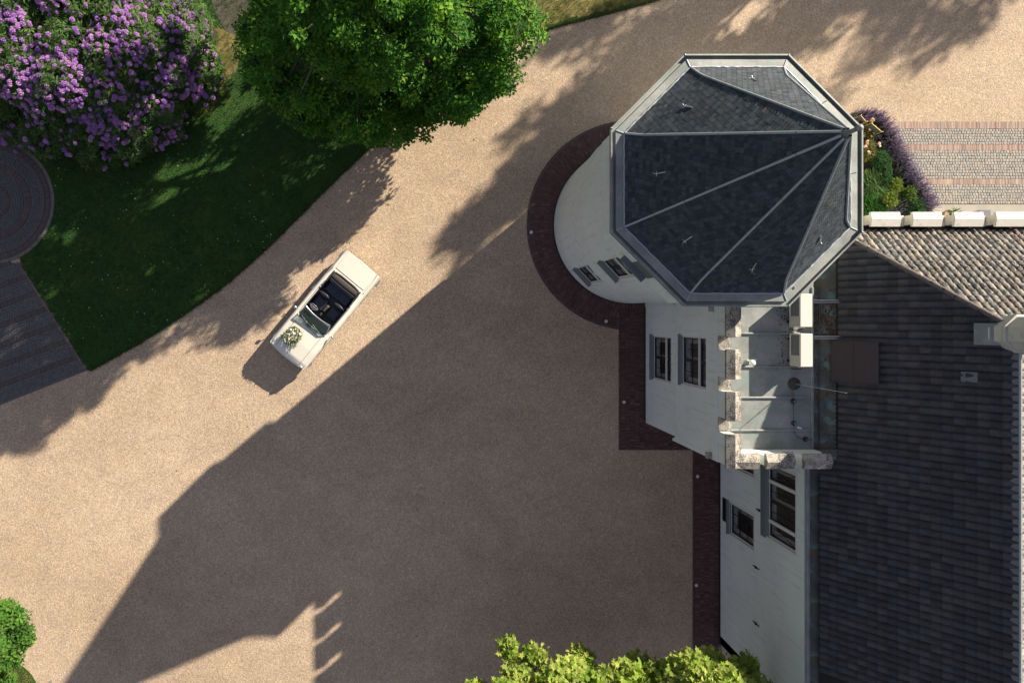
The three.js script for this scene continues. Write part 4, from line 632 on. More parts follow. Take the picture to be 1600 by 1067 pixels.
{
  const r = rngOf(71), leafA = leafGeo(8, 0.19, 0.13, 0.16, r), mA = leafMat(0.42);
  const pal = [[0.020, 0.10, 0.008], [0.042, 0.16, 0.008], [0.15, 0.30, 0.016], [0.030, 0.125, 0.014], [0.07, 0.20, 0.010]];
  // big tree at the top of the lawn
  const big = shell(r, [-2.1, 7.4, -11.7], [3.45, 5.2, 4.0], 165, 0.62, -0.9, 0.74);
  for (let i = 0; i < 70; i++) { const d = V(r() * 2 - 1, r() * 1.5 - 0.7, r() * 2 - 1).normalize(), q = 0.98 + 0.16 * r(), s = 0.22 + 0.24 * r(); big.push([-2.2 + d.x * 3.75 * q, 7.4 + d.y * 5.2 * q, -11.7 + d.z * 4.3 * q, s, s * 0.6, s]); }
  const rimLine = [[370, 100, 5], [400, 140, 4.4], [440, 172, 3.6], [480, 198, 3], [530, 208, 2.6], [570, 212, 2.4], [610, 205, 2.6], [650, 176, 3], [700, 174, 3], [745, 172, 3], [768, 150, 3.4], [772, 120, 4], [783, 85, 5], [793, 50, 5.8], [796, 15, 6.2]];
  for (let i = 0; i < 90; i++) { const t = r() * 13.99, k = Math.floor(t), w = t - k, A = rimLine[k], B = rimLine[k + 1], ax = A[0] + (B[0] - A[0]) * w, c = P(ax + (590 - ax) * 0.06 + jit(r, 34), A[1] + (B[1] - A[1]) * w - 12 + jit(r, 34), A[2] + (B[2] - A[2]) * w + jit(r, 0.8)), s = 0.13 + 0.24 * r(); big.push([c.x, c.y, c.z, s * 1.2, s * 0.6, s * 1.2]); }
  for (const [px, py, h] of [[600, 12, 8], [585, -10, 9], [630, 20, 7.5], [690, 40, 7], [640, -20, 9]]) { const c = P(px, py, h); big.push([c.x, c.y, c.z, 0.9, 0.7, 0.9]); }
  for (let i = 0; i < 26; i++) { const a = -1.25 + 2.4 * i / 25 + jit(r, 0.2), q = 2.6 + 1.3 * r(), s = 0.7 + 0.25 * r(); big.push([-2.0 + Math.cos(a) * q, 1.7 + 2.2 * r(), -11.6 + Math.sin(a) * q, s, s * 0.85, s]); }
  for (const [px, py, h, s] of [[782, 138, 3.4, 0.7], [742, 165, 2.9, 0.65], [702, 162, 2.8, 0.6], [665, 150, 3.2, 0.8], [622, 196, 2.4, 0.55], [598, 208, 2.0, 0.5], [648, 198, 2.2, 0.35], [760, 120, 4.2, 0.9], [720, 110, 4.4, 0.9], [782, 95, 5.0, 0.55], [785, 60, 5.6, 0.6], [780, 30, 6.2, 0.7], [525, 192, 2.6, 0.6], [490, 185, 3.0, 0.7], [445, 160, 3.4, 0.75], [412, 130, 4.0, 0.7], [392, 92, 4.8, 0.7], [386, 55, 5.4, 0.6], [560, 180, 3.2, 0.8]]) { const c = P(px + (590 - px) * 0.07, py - 16, h); big.push([c.x, c.y, c.z, s, s * 0.85, s]); }
  for (const [gx, gy, h] of [[540, 272, 2.5], [585, 262, 2.6], [605, 228, 2.2], [520, 305, 3.0], [560, 300, 2.9], [500, 335, 3.4], [470, 350, 3.6], [555, 240, 2.2], [520, 268, 2.4], [590, 300, 3.1], [640, 205, 1.9], [560, 325, 3.3]]) { const [x, z] = g2(gx, gy), s = 0.36 + 0.2 * r(), k = h * 0.82; big.push([x + 0.765 * 2.265 * k, k, z - 0.643 * 2.265 * k, s, s * 0.8, s]); }
  big.push([1.9, 5.2, -8.3, 1.15, 0.9, 1.1], [2.7, 5.6, -8.7, 0.9, 0.8, 0.9], [1.2, 4.6, -7.7, 0.9, 0.7, 0.8], [-0.9, 3.6, -7.2, 1.0, 0.9, 0.8], [-2.2, 4.2, -7.2, 1.1, 0.9, 0.9], [-3.8, 4.6, -8.0, 1.2, 1.0, 1.0], [-5.3, 5.0, -9.2, 1.0, 0.9, 1.0], [-0.1, 3.0, -7.4, 0.8, 0.7, 0.6], [3.2, 6.4, -9.8, 1.0, 0.9, 1.0]);
  const LIT = [[345, 95], [356, 72], [333, 122], [350, 108], [322, 140], [325, 252], [348, 262], [300, 285], [318, 270], [345, 165], [330, 190], [398, 150], [410, 165], [520, 228], [545, 214], [880, 18], [950, 2], [840, 30]].map(([a, b]) => g2(a, b));   // ground that the photograph shows in the sun
  const open = big.filter(([x, y, z, s]) => !LIT.some(([gx, gz]) => { const h = y * 2.265, q = Math.hypot(x - gx - 0.765 * h, (z - gz + 0.643 * h)); return q < s * 0.8 + 0.1; })); big.length = 0; big.push(...open);
  tree('broadleaf_tree', 'tall broad green tree rooted in the lawn beside the rhododendron', -1.5, -11.6, 9.5, 0.42, big, pal, { seed: 72, n: 165, leaf: leafA, mat: mA, skip: 3, s: 0.78 });
  // trees beyond the top edge of the picture, whose shadows cross the drive
  const far = [[24.7, -22.5, 4.2, 9.9, 1.7, 4.9, 1.9, 36, 'slender tall tree standing beyond the drive past the terrace'], [31.6, -27.2, 4.0, 10.0, 4.2, 4.2, 4.4, 28, 'wide spreading tree standing far beyond the cobbled terrace'], [40.5, -30.0, 4, 10.5, 3.3, 3.6, 3.2, 30, 'round-headed tree standing farthest beyond the cobbled terrace'], [27.2, -26.6, 4, 9.6, 2.8, 3.6, 2.8, 14, 'middling tree between the slender and the spreading one beyond the drive']];
  far.forEach(([x, z, th, cy, a, b, c, n, label], i) => tree('broadleaf_tree', label, x, z, cy, 0.3, shell(rngOf(201 + i), [x, cy, z], [a, b, c], n, 0.74, -0.9, i ? 0.4 : 0.15), pal, { seed: 80 + i, n: 55, leaf: leafA, mat: mA, s: 1.5, skip: 4 }));
  // sunlit tree at the bottom edge
  const leafB = leafGeo(6, 0.16, 0.15, 0.14, r, 0.2, 1), mB = leafMat(0.5), palB = [[0.13, 0.23, 0.018], [0.24, 0.36, 0.035], [0.44, 0.46, 0.11], [0.17, 0.28, 0.03]];
  const cl = []; const lobe = (px, py, h, rad, n) => { const c = P(px, py, h); cl.push(...shell(r, [c.x, c.y, c.z], [rad, rad * 0.8, rad], n, rad * 0.36, -0.6, 0.75)); };
  lobe(803, 1120, 6.2, 1.4, 30); lobe(960, 1132, 6.2, 1.45, 30); lobe(1108, 1116, 6.4, 1.6, 34); lobe(880, 1150, 6.0, 1.8, 26); lobe(1030, 1160, 6.0, 1.9, 26); lobe(735, 1110, 5.8, 0.7, 10); lobe(1165, 1085, 5.8, 0.7, 10);
  for (const [px, py, h, s] of [[790, 1006, 4.6, 0.25], [797, 1018, 4.6, 0.3], [905, 1040, 4.3, 0.5], [835, 1025, 4.6, 0.35], [1000, 1040, 4.6, 0.4], [1165, 1040, 4.4, 0.4]]) { const c = P(px, py, h); cl.push([c.x, c.y, c.z, s, s * 0.6, s]); }
  tree('maple_tree', 'bright yellow-green sunlit maple in front of the shaded house wall', 6.4, 15.8, 6.0, 0.28, cl, palB, { seed: 91, n: 330, leaf: leafB, mat: mB, skip: 3, low: -0.4 });
  // young tree at the corner
  const palC = [[0.05, 0.145, 0.012], [0.08, 0.20, 0.018], [0.12, 0.25, 0.03]], c2 = [], l2 = (px, py, h, s) => { const c = P(px, py, h); c2.push([c.x, c.y, c.z, s, s * 0.75, s]); };
  for (const [px, py, h, s] of [[8, 955, 4, 0.42], [22, 975, 4.2, 0.5], [-20, 960, 4.5, 0.7], [35, 997, 3.9, 0.42], [10, 1005, 4.2, 0.5], [-30, 1010, 4.8, 0.9], [22, 1025, 3.7, 0.38], [-10, 1030, 4, 0.6], [2, 1062, 3.2, 0.3], [20, 1066, 3.0, 0.22], [-40, 1070, 4, 0.9], [44, 1003, 3.9, 0.2], [28, 955, 4, 0.2], [-70, 1020, 5, 1.1], [-90, 980, 5, 1.0], [-120, 1060, 5, 1.2]]) l2(px, py, h, s);
  tree('young_tree', 'small light green tree on the dry lawn corner by the sunny gravel', -18.3, 13.3, 4.2, 0.09, c2, palC, { seed: 95, n: 420, leaf: leafGeo(7, 0.13, 0.09, 0.1, r), mat: leafMat(0.5), skip: 1, low: -0.8, in: 0.2 });
}
{ // rhododendron
  const r = rngOf(101), b = thing('rhododendron_bush', 'huge rounded rhododendron bush covered in purple and lilac blossom', 'shrub', [-13.6, 0, -10.6]), list = [], bl = [], C = V(0, 0.4, 0), R = [5.5, 3.9, 4.5];
  const leafR = leafGeo(9, 0.20, 0.062, 0.05, r, 0.15), pal = [[0.028, 0.070, 0.016], [0.050, 0.11, 0.022], [0.095, 0.16, 0.036]];
  const lumps = shell(r, [-0.1, 0.5, -0.1], [4.5, 3.4, 3.75], 150, 0.85, -0.1, 0.94);
  for (const [cx, cy, cz, a, h, c] of lumps) cloud(list, r, V(cx, Math.max(cy, 0.4), cz), [a, h, c], 165, pal, { in: 0.75, low: -0.5, s: 1 });
  for (const [cx, cy, cz, a, h, c] of lumps) {
    const dens = 10 + 100 * Math.pow(r(), 2.0), lil = r();
    for (let i = 0; i < dens; i++) { const d = V(r() * 2 - 1, r() * 1.6 - 0.3, r() * 2 - 1).normalize(), out = V(cx / 5, cy / 4, cz / 4.2).normalize(); if (d.dot(out) < 0.15) { continue; } const p = V(cx + d.x * a * 1.06, Math.max(cy, 0.4) + d.y * h * 1.06, cz + d.z * c * 1.06); const n = d.clone().lerp(qUp, 0.5).normalize(); bl.push({ p, q: new THREE.Quaternion().setFromUnitVectors(qUp, n).multiply(new THREE.Quaternion().setFromAxisAngle(qUp, r() * 6)), s: 0.75 + 0.45 * r(), c: mix3(mix3([0.37, 0.17, 0.57], [0.54, 0.28, 0.62], lil), [0.78, 0.52, 0.72], r() * 0.55) }); }
  }
  inst('foliage', leafR, leafMat(0.3), list, b);
  const fl = []; // one truss: a dome of open five-petalled flowers
  for (let k = 0; k < 13; k++) {
    const t = k ? (k < 6 ? 0.62 : 1.2) : 0, a = k < 6 ? k * 1.257 : k * 0.9 + 0.3, d = V(Math.sin(t) * Math.cos(a), Math.cos(t), Math.sin(t) * Math.sin(a)), s = d.clone().cross(V(0.3, 0.2, 1)).normalize(), u = s.clone().cross(d), o = d.clone().multiplyScalar(0.05), rim = (j, q) => d.clone().multiplyScalar(0.092 - 0.006 * (j & 1)).addScaledVector(s, Math.cos(j * 0.6283) * q).addScaledVector(u, Math.sin(j * 0.6283) * q);
    for (let j = 0; j < 10; j += 2) { const g = tri([[o, rim(j - 1, 0.026), rim(j, 0.044), rim(j + 1, 0.026)]]); fl.push(paint(plain(g), [1, 1, 1])); }
    fl.push(paint(plain(new THREE.IcosahedronGeometry(0.007, 0).translate(d.x * 0.075, d.y * 0.075, d.z * 0.075)), [0.5, 0.3, 0.4]));
  }
  inst('blossom', merge(fl), phys({ color: 0xffffff, vertexColors: true, roughness: 0.9, transmission: 0.35, thickness: 0, specularIntensity: 0.2 }), bl, b);
  part('trunk', limbs(V(0, -0.1, 0), V(0.2, 2.6, 0), 0.2, lumps.filter((_, i) => i % 6 === 0).map(([x, y, z]) => V(x, y, z)), r), M.bark, b);
}
{ // flower bed beside the terrace
  const r = rngOf(111), bedPoly = [[1330, 177], [1352, 176], [1374, 180], [1392, 206], [1420, 253], [1453, 312], [1453, 345], [1325, 345]].map(([a, b]) => g2(a, b));
  const bed = structure('flower_bed', slab(bedPoly, -0.03, 0.02), M.soil); bed.geometry = metric(plain(bed.geometry)); tag(bed, 'dark soil bed between the tower and the cobbled terrace', 'flower bed');
  // lavender hedge along the edge
  const spike = merge([paint(plain(bar(V(0, 0, 0), V(0, 0.30, 0), 0.004, 0.003, 3)), [0.10, 0.14, 0.075]), paint(plain(new THREE.CylinderGeometry(0.003, 0.009, 0.075, 4).translate(0, 0.335, 0)), [0.25, 0.165, 0.32]), paint(plain(tri([[V(0, 0.02, 0), V(0.03, 0.14, 0.01), V(0.024, 0.26, 0)], [V(0, 0.02, 0), V(-0.03, 0.12, 0.012), V(-0.022, 0.24, 0.01)]])), [0.17, 0.20, 0.12])]);
  const line = curve([[1332, 184], [1352, 182], [1371, 188], [1386, 214], [1398, 235], [1413, 262], [1432, 292], [1449, 322]].map(([a, b]) => g2(a, b)), 26), lav = std({ color: 0xffffff, vertexColors: true, roughness: 0.95 });
  const ll = []; for (const [x, z] of line) for (let i = 0; i < 56; i++) { const a = r() * 6.28, d = 0.22 * Math.sqrt(r()), tilt = d * 2.6; ll.push({ p: V(x + Math.cos(a) * d * 0.5, 0.0, z + Math.sin(a) * d * 0.5), q: new THREE.Quaternion().setFromUnitVectors(qUp, V(Math.cos(a) * tilt, 1, Math.sin(a) * tilt).normalize()), s: 1.0 + 0.6 * r(), c: [0.85 + 0.3 * r(), 0.85 + 0.3 * r(), 0.85 + 0.3 * r()] }); }
  tag(inst('lavender', spike, lav, ll), 'purple lavender hedge edging the flower bed by the terrace', 'lavender');
  const back = []; for (const [px, py] of [[1400, 322], [1418, 330], [1382, 330], [1376, 232], [1385, 250], [1402, 272], [1420, 290], [1435, 318], [1360, 212]]) for (let i = 0; i < 70; i++) { const [x, z] = g2(px, py), a = r() * 6.28, d = 0.28 * Math.sqrt(r()); back.push({ p: V(x + Math.cos(a) * d * 0.5, 0, z + Math.sin(a) * d * 0.5), q: new THREE.Quaternion().setFromUnitVectors(qUp, V(Math.cos(a) * d * 2.4, 1, Math.sin(a) * d * 2.4).normalize()), s: 0.9 + 0.4 * r(), c: [0.75 + 0.3 * r(), 0.9 + 0.3 * r(), 0.75 + 0.3 * r()] }); }
  tag(inst('lavender', spike, lav, back), 'paler lavender clumps filling the middle of the flower bed', 'lavender');
  const leafS = leafGeo(7, 0.085, 0.06, 0.07, r), mS = leafMat(0.4);
  const shrub = (name, label, px, py, rad, h, pal, n, blooms) => {
    const [x, z] = g2(px, py, h * 0.6), t = thing(name, label, 'shrub', [x, 0, z]), list = [];
    for (let k = 0; k < 5; k++) { const a = k * 1.26, d = k ? rad * 0.5 : 0; cloud(list, r, V(Math.cos(a) * d, h * (0.5 + 0.15 * r()), Math.sin(a) * d), [rad * 0.62, h * 0.42, rad * 0.62], n, pal, { in: 0.4, low: -0.7 }); }
    part('stems', limbs(V(0, 0, 0), V(0, h * 0.7, 0), 0.02, [0, 1, 2, 3, 4].map((k) => V(Math.cos(k * 1.3) * rad * 0.6, h * 0.6, Math.sin(k * 1.3) * rad * 0.6)), r, 0.05), M.bark, t);
    inst('foliage', leafS, mS, list, t);
    if (blooms) for (let k = 0; k < blooms; k++) { const a = r() * 6.28, d = rad * (0.3 + 0.7 * r()), fp = []; for (let j = 0; j < 3; j++) fp.push(new THREE.SphereGeometry(0.055 - j * 0.013, 7, 4, 0, 6.283, 0.5, 1.4).scale(1, 0.6, 1).translate(0, 0.012 * j, 0)); const m = part('rose_bloom', fp, std({ color: rgb(0.62 + 0.1 * r(), 0.36 + 0.12 * r(), 0.25 + 0.1 * r()), roughness: 0.8 }), t); m.position.set(Math.cos(a) * d, h * (0.85 + 0.2 * r()), Math.sin(a) * d); m.rotation.set(jit(r, 0.8), r() * 6, jit(r, 0.8)); m.scale.setScalar(0.8 + 0.5 * r()); }
  };
  const dk = [[0.020, 0.07, 0.015], [0.035, 0.11, 0.02]], yl = [[0.10, 0.16, 0.015], [0.17, 0.22, 0.02]], ol = [[0.10, 0.115, 0.02], [0.16, 0.15, 0.025]];
  shrub('rose_bush', 'rose bush with olive leaves and peach pink blooms against the tower gutter', 1355, 234, 0.42, 0.8, ol, 60, 11);
  shrub('rose_bush', 'small rose bush with pale pink blooms beneath the dark sign panel', 1353, 208, 0.26, 0.7, ol, 40, 6);
  shrub('leafy_shrub', 'dark green glossy shrub in the middle of the bed next to the roses', 1377, 250, 0.36, 0.75, dk, 90);
  shrub('leafy_shrub', 'dark green shrub in the bed between the pale tussock and the lavender', 1384, 276, 0.3, 0.6, dk, 70);
  shrub('leafy_shrub', 'lime green shrub near the tower in front of the deep green tussock', 1389, 309, 0.32, 0.6, yl, 80);
  shrub('leafy_shrub', 'lime green shrub with upright leaves closest to the lavender edge', 1399, 290, 0.24, 0.55, yl, 55);
  shrub('leafy_shrub', 'small yellow-green shrub towards the terrace end of the bed', 1421, 302, 0.25, 0.5, yl.concat(dk), 60);
  shrub('leafy_shrub', 'low dark green shrub in the bed behind the parapet wall', 1432, 322, 0.3, 0.5, dk, 70);
  const bladeG = []; for (let k = 0; k < 3; k++) { const a = k * 2.1, c = Math.cos(a), s = Math.sin(a); bladeG.push([V(-s * 0.008, 0, c * 0.008), V(s * 0.008, 0, -c * 0.008), V(c * 0.12 + s * 0.006, 0.3, s * 0.12 - c * 0.006), V(c * 0.3, 0.34 - 0.06 * k, s * 0.3)]); }
  const bg = tri(bladeG), tuss = (label, px, py, n, pal) => { const [x, z] = g2(px, py), t = thing('grass_tussock', label, 'ornamental grass', [x, 0, z]), list = []; for (let i = 0; i < n; i++) { const a = r() * 6.28, d = 0.3 * Math.sqrt(r()); list.push({ p: V(Math.cos(a) * d, 0, Math.sin(a) * d), ry: r() * 6.28, s: 1.0 + 0.7 * r(), c: mix3(pal[0], pal[1], r()) }); } inst('blades', bg, leafMat(0.3), list, t); };
  tuss('pale green fountain grass tussock beside the tower gutter', 1358, 291, 700, [[0.10, 0.19, 0.06], [0.19, 0.30, 0.11]]);
  tuss('deep green grass tussock at the house end of the flower bed', 1353, 327, 700, [[0.035, 0.13, 0.02], [0.07, 0.20, 0.03]]);
}
{ // sign boards and lantern in the bed
  const brass = std({ color: rgb(0.55, 0.40, 0.16), metalness: 0.5, roughness: 0.35 }), green = std({ color: rgb(0.045, 0.055, 0.042), roughness: 0.6, bumpMap: fineBump, bumpScale: 0.003 });
  const sign = (label, a, b, h0, h1, broad) => {
    const A = P(...a, h1), B = P(...b, h1), L = A.distanceTo(B), t = thing('sign_board', label, 'sign', [(A.x + B.x) / 2, 0, (A.z + B.z) / 2], -Math.atan2(B.z - A.z, B.x - A.x));
    part('panel', [rbox(L, h1 - h0, 0.04, 0, (h0 + h1) / 2, 0, 0.01)], green, t);
    part('brass_edge', [rbox(L + 0.02, 0.016, 0.022, 0, h1 + 0.008, 0, 0.006)], brass, t);
    for (const s of [-1, 1]) { const p = part('post', [bar(V(s * (L / 2 + 0.03), 0, 0), V(s * (L / 2 + 0.03), h1 + 0.03, 0), 0.014, 0.014, 10)], brass, t); part('knob', new THREE.SphereGeometry(0.024, 12, 8).translate(s * (L / 2 + 0.03), h1 + 0.045, 0), brass, p); }
  };
  sign('dark green garden sign panel with a brass top edge among the lavender', [1363, 193], [1378, 205.5], 0.38, 1.05);
  sign('narrow garden sign panel with a brass edge tucked by the finial', [1346, 181], [1353.5, 189.5], 0.85, 1.0);
  const q = P(1364, 187.5, 0.8), la = thing('lantern', 'small brass lantern standing in the lavender beside the sign panels', 'lantern', [q.x, 0, q.z]);
  part('stake', [bar(V(0, 0, 0), V(0, 0.6, 0), 0.02, 0.02, 8)], brass, la); part('glass_case', new THREE.CylinderGeometry(0.075, 0.055, 0.2, 6).translate(0, 0.7, 0), std({ color: rgb(0.3, 0.2, 0.06), roughness: 0.3 }), la); part('cap', new THREE.LatheGeometry([[0.1, 0.79], [0.095, 0.82], [0.03, 0.87], [0.015, 0.9], [0, 0.91]].map(([a, y]) => new THREE.Vector2(a, y)), 6), brass, la);
}
{ // behind the parapet: planted pot and a box
  const r = rngOf(121), p = P(1488, 334, 0.7), t = thing('potted_plant', 'arching green plant in a terracotta pot behind the parapet merlons', 'potted plant', [p.x, 0.17, p.z]);
  part('pot', new THREE.LatheGeometry([[0.12, 0], [0.19, 0.34], [0.21, 0.36], [0.21, 0.41], [0.18, 0.41], [0.17, 0.36], [0, 0.36]].map(([a, y]) => new THREE.Vector2(a, y)), 18), std({ color: rgb(0.30, 0.21, 0.14), roughness: 0.9 }), t);
  const f = []; for (let k = 0; k < 46; k++) { const a = r() * 6.28, c = V(Math.cos(a), 0, Math.sin(a)), s = V(-c.z, 0, c.x).multiplyScalar(0.014), l = 0.22 + 0.2 * r(), h = 0.3 + 0.25 * r(), q = (u) => V(0, 0.38 + h * Math.sin(u * 2.2), 0).addScaledVector(c, l * u); f.push([q(0).sub(s), q(0).add(s), q(0.5).add(s), q(0.5).sub(s)], [q(0.5).sub(s), q(0.5).add(s), q(1)]); }
  part('leaves', tri(f), std({ color: rgb(0.055, 0.13, 0.025), roughness: 0.8 }), t);
  const b = P(1540, 333, 0.7), bx = thing('utility_box', 'slate grey metal box on the plinth behind the parapet', 'box', [b.x, 0.17, b.z]);
  part('body', [rbox(0.46, 0.5, 0.24, 0, 0.25, 0, 0.02)], M.sill, bx); part('lid', [rbox(0.5, 0.04, 0.28, 0, 0.52, 0, 0.015)], M.sill, bx);
  const w = P(79, 1061), bo = thing('bollard', 'short dark leaning bollard at the lower corner by the lawn edge', 'bollard', [w.x, 0, w.z + 0.1]);
  part('post', [bar(V(0, 0, 0), V(-0.06, 0.7, 0.1), 0.05, 0.045, 12)], std({ color: rgb(0.07, 0.09, 0.09), roughness: 0.5 }), bo); part('cap', new THREE.SphereGeometry(0.05, 12, 8).translate(-0.06, 0.7, 0.1), M.iron, bo);
}
// ---------------------------------------------------------------- the open car
{
  const c0 = P(507, 484.5, 0.75), th = Math.atan2(-0.771, -0.637);
  const car = thing('convertible_car', 'cream open-top classic convertible with flowers on its bonnet, parked on the sunny gravel', 'car', [c0.x, 0.005, c0.z], th); car.scale.setScalar(1.05);
  const cream = phys({ color: rgb(0.58, 0.55, 0.475), roughness: 0.35, clearcoat: 0.45, clearcoatRoughness: 0.12 }), chrome = std({ color: rgb(0.78, 0.79, 0.80), metalness: 1, roughness: 0.14 }), navy = std({ color: rgb(0.010, 0.013, 0.022), roughness: 0.5 }), leather = std({ color: rgb(0.016, 0.018, 0.026), roughness: 0.38 }), brown = std({ color: rgb(0.035, 0.027, 0.024), roughness: 0.75 }), rubber = std({ color: rgb(0.02, 0.02, 0.02), roughness: 0.9 });
  const lerpT = (t, x) => { for (let i = 0; i < t.length - 1; i++) if (x <= t[i + 1][0]) { const k = Math.max(0, (x - t[i][0]) / (t[i + 1][0] - t[i][0])); return t[i][1] + (t[i + 1][1] - t[i][1]) * k; } return t.at(-1)[1]; };
  const HW = (x) => lerpT([[-2.44, 0.895], [-2.3, 0.902], [-1.4, 0.91], [0, 0.915], [1.2, 0.91], [2.0, 0.905], [2.34, 0.895], [2.44, 0.865]], x);
  const SH = (x) => lerpT([[-2.44, 0.90], [-1.5, 0.895], [-0.3, 0.875], [0.8, 0.885], [1.6, 0.87], [2.2, 0.82], [2.44, 0.76]], x);
  const deckY = (x, z) => { const q = Math.min(1, Math.abs(z) / 0.74), s = SH(x); return x > 0 ? s + 0.055 * (1 - q * q) * Math.min(1, (2.5 - x) * 3) : s - 0.012 + 0.03 * (1 - q * q); };
  const bow = (x, z) => { const k = Math.max(0, (x - 1.6) / 0.84) * 0.85, k2 = Math.max(0, (-1.9 - x) / 0.54); return x - 0.12 * k * k * (z / 0.9) ** 2 + 0.02 * k2; };
  const rim = (x) => lerpT([[-1.48, 0.58], [-1.42, 0.66], [-1.3, 0.71], [0.4, 0.715], [0.68, 0.70], [0.8, 0.60]], x);
  const C0 = -1.48, C1 = 0.80, wheelX = [1.42, -1.33];
  const sec = (x, cab) => {
    const w = HW(x), s = SH(x), arch = Math.max(...wheelX.map((q) => Math.abs(x - q) < 0.37 ? 0.32 + Math.sqrt(0.37 * 0.37 - (x - q) ** 2) * 0.98 : 0));
    const o = [[w - 0.10, 0.20], [w - 0.015, 0.32], [w, 0.48], [w + 0.004, 0.62], [w - 0.012, 0.74], [w - 0.05, s - 0.045], [w - 0.105, s - 0.006], [w - 0.155, s]].map(([z, y]) => [z, Math.max(y, Math.min(arch, 0.735))]);
    const i = cab ? [[rim(x), s + 0.004], [rim(x) - 0.012, s - 0.02], [rim(x) - 0.015, 0.36], [0, 0.34]] : [[0.68, deckY(x, 0.68)], [0.46, deckY(x, 0.46)], [0.23, deckY(x, 0.23)], [0, deckY(x, 0)]];
    return [...o, ...i];
  };
  const xs = []; for (let x = -2.44; x <= 2.4401; x += 0.061) xs.push(x);
  const st = []; for (const x of xs) { if (x > C0 && st.length && st.at(-1)[0] < C0) st.push([C0, false], [C0, true]); if (x > C1 && st.at(-1)[0] < C1) st.push([C1, true], [C1, false]); st.push([x, x > C0 && x < C1]); }
  const shellF = []; for (const s of [1, -1]) {
    shellF.push(gridGeo(st.length - 1, 11, (i, j) => { const [z, y] = sec(...st[i])[j]; return V(bow(st[i][0], z), y, s * z); }, false));
    for (const [x, cab] of [[-2.44, false], [2.44, false]]) { const p = sec(x, cab); const f = []; for (let k = 0; k < p.length - 1; k++) f.push([V(bow(x, p[k][0]), p[k][1], s * p[k][0]), V(bow(x, p[k + 1][0]), p[k + 1][1], s * p[k + 1][0]), V(x, 0.45, 0)]); f.push([V(bow(x, p[0][0]), p[0][1], s * p[0][0]), V(x, 0.45, 0), V(x, 0.22, 0)]); shellF.push(tri(f)); }
  }
  { // smooth normals except at creases
    const g = merge(shellF); part('body', g, cream, car);
  }
  const lid = (name, x0, x1, w, lift) => part(name, [gridGeo(22, 20, (i, j) => { const e = (q, n) => Math.min(q, n - q) === 0, x = x0 + (x1 - x0) * Math.max(0, Math.min(1, (i - 1) / 20)), z = -w + 2 * w * Math.max(0, Math.min(1, (j - 1) / 18)); return V(bow(x, z), deckY(x, z) + (e(i, 22) || e(j, 20) ? -0.02 : lift), z); }, false)], cream, car);
  lid('bonnet', 0.96, 2.36, 0.60, 0.012); lid('boot_lid', -2.42, -1.60, 0.71, 0.012);
  const lineM = std({ color: rgb(0.09, 0.08, 0.07), roughness: 0.9 });
  const gap = (pts) => tube(pts, 0.0065, 30, 4);
  part('panel_gaps', [...[1, -1].map((s) => gap(Array.from({ length: 9 }, (_, i) => { const x = 0.95 + 1.42 * i / 8; return V(bow(x, 0.61), deckY(x, 0.61) + 0.002, s * 0.61); }))), gap(Array.from({ length: 9 }, (_, i) => { const z = -0.61 + 1.22 * i / 8; return V(0.95, deckY(0.95, z) + 0.002, z); })), ...[1, -1].map((s) => gap(Array.from({ length: 6 }, (_, i) => { const x = -2.43 + 0.83 * i / 5; return V(x, deckY(x, 0.72) + 0.004, s * 0.72); }))), gap(Array.from({ length: 7 }, (_, i) => { const z = -0.72 + 1.44 * i / 6; return V(-1.59, deckY(-1.59, z) + 0.004, z); }))], lineM, car);
  for (const s of [1, -1]) { // doors, handles, mirrors, side trim
    const d = part('door', [gridGeo(14, 6, (i, j) => { const x = -0.62 + 1.24 * i / 14, p = sec(x, true), a = [[p[1][0], 0.33], p[2], p[3], p[4], p[5], p[6], [p[7][0] + 0.02, p[7][1]]][j]; return V(x, a[1] + 0.002, s * (a[0] + 0.005)); }, false)], cream, car);
    part('handle', [rbox(0.17, 0.025, 0.035, -0.42, 0.77, s * 0.93, 0.01)], chrome, d);
    part('window_trim', [tube([V(0.62, 0.895, s * 0.735), V(0, 0.89, s * 0.735), V(-0.75, 0.90, s * 0.735)], 0.011, 20, 6), rbox(0.2, 0.05, 0.05, -0.85, 0.90, s * 0.70, 0.015), rbox(0.03, 0.06, 0.06, -0.62, 0.89, s * 0.69, 0.01)], chrome, d);
    const m = part('mirror', [new THREE.SphereGeometry(0.075, 14, 10).scale(0.7, 0.75, 1).translate(0.62, 0.98, s * 0.95), bar(V(0.64, 0.86, s * 0.86), V(0.62, 0.96, s * 0.94), 0.014, 0.012, 8)], chrome, car);
    part('side_trim', [rbox(4.2, 0.03, 0.02, -0.05, 0.56, s * 0.922, 0.008)], chrome, car);
    part('headlight', [new THREE.SphereGeometry(0.14, 16, 12).scale(0.45, 1.25, 0.8).translate(2.33, 0.64, s * 0.72)], phys({ color: rgb(0.75, 0.78, 0.8), roughness: 0.08, metalness: 0.6, clearcoat: 1 }), car);
    part('headlight_rim', [new THREE.TorusGeometry(0.13, 0.016, 6, 24).rotateY(Math.PI / 2).scale(1, 1.25, 0.82).translate(2.335, 0.64, s * 0.72)], chrome, car);
    part('tail_light', [rbox(0.05, 0.12, 0.24, -2.402, 0.62, s * 0.68, 0.02)], phys({ color: rgb(0.30, 0.02, 0.015), roughness: 0.2, clearcoat: 1 }), car);
    part('fin_trim', [tube([V(-1.5, 0.902, s * 0.80), V(-2.1, 0.906, s * 0.80), V(-2.43, 0.91, s * 0.76)], 0.02, 14, 6)], cream, car);
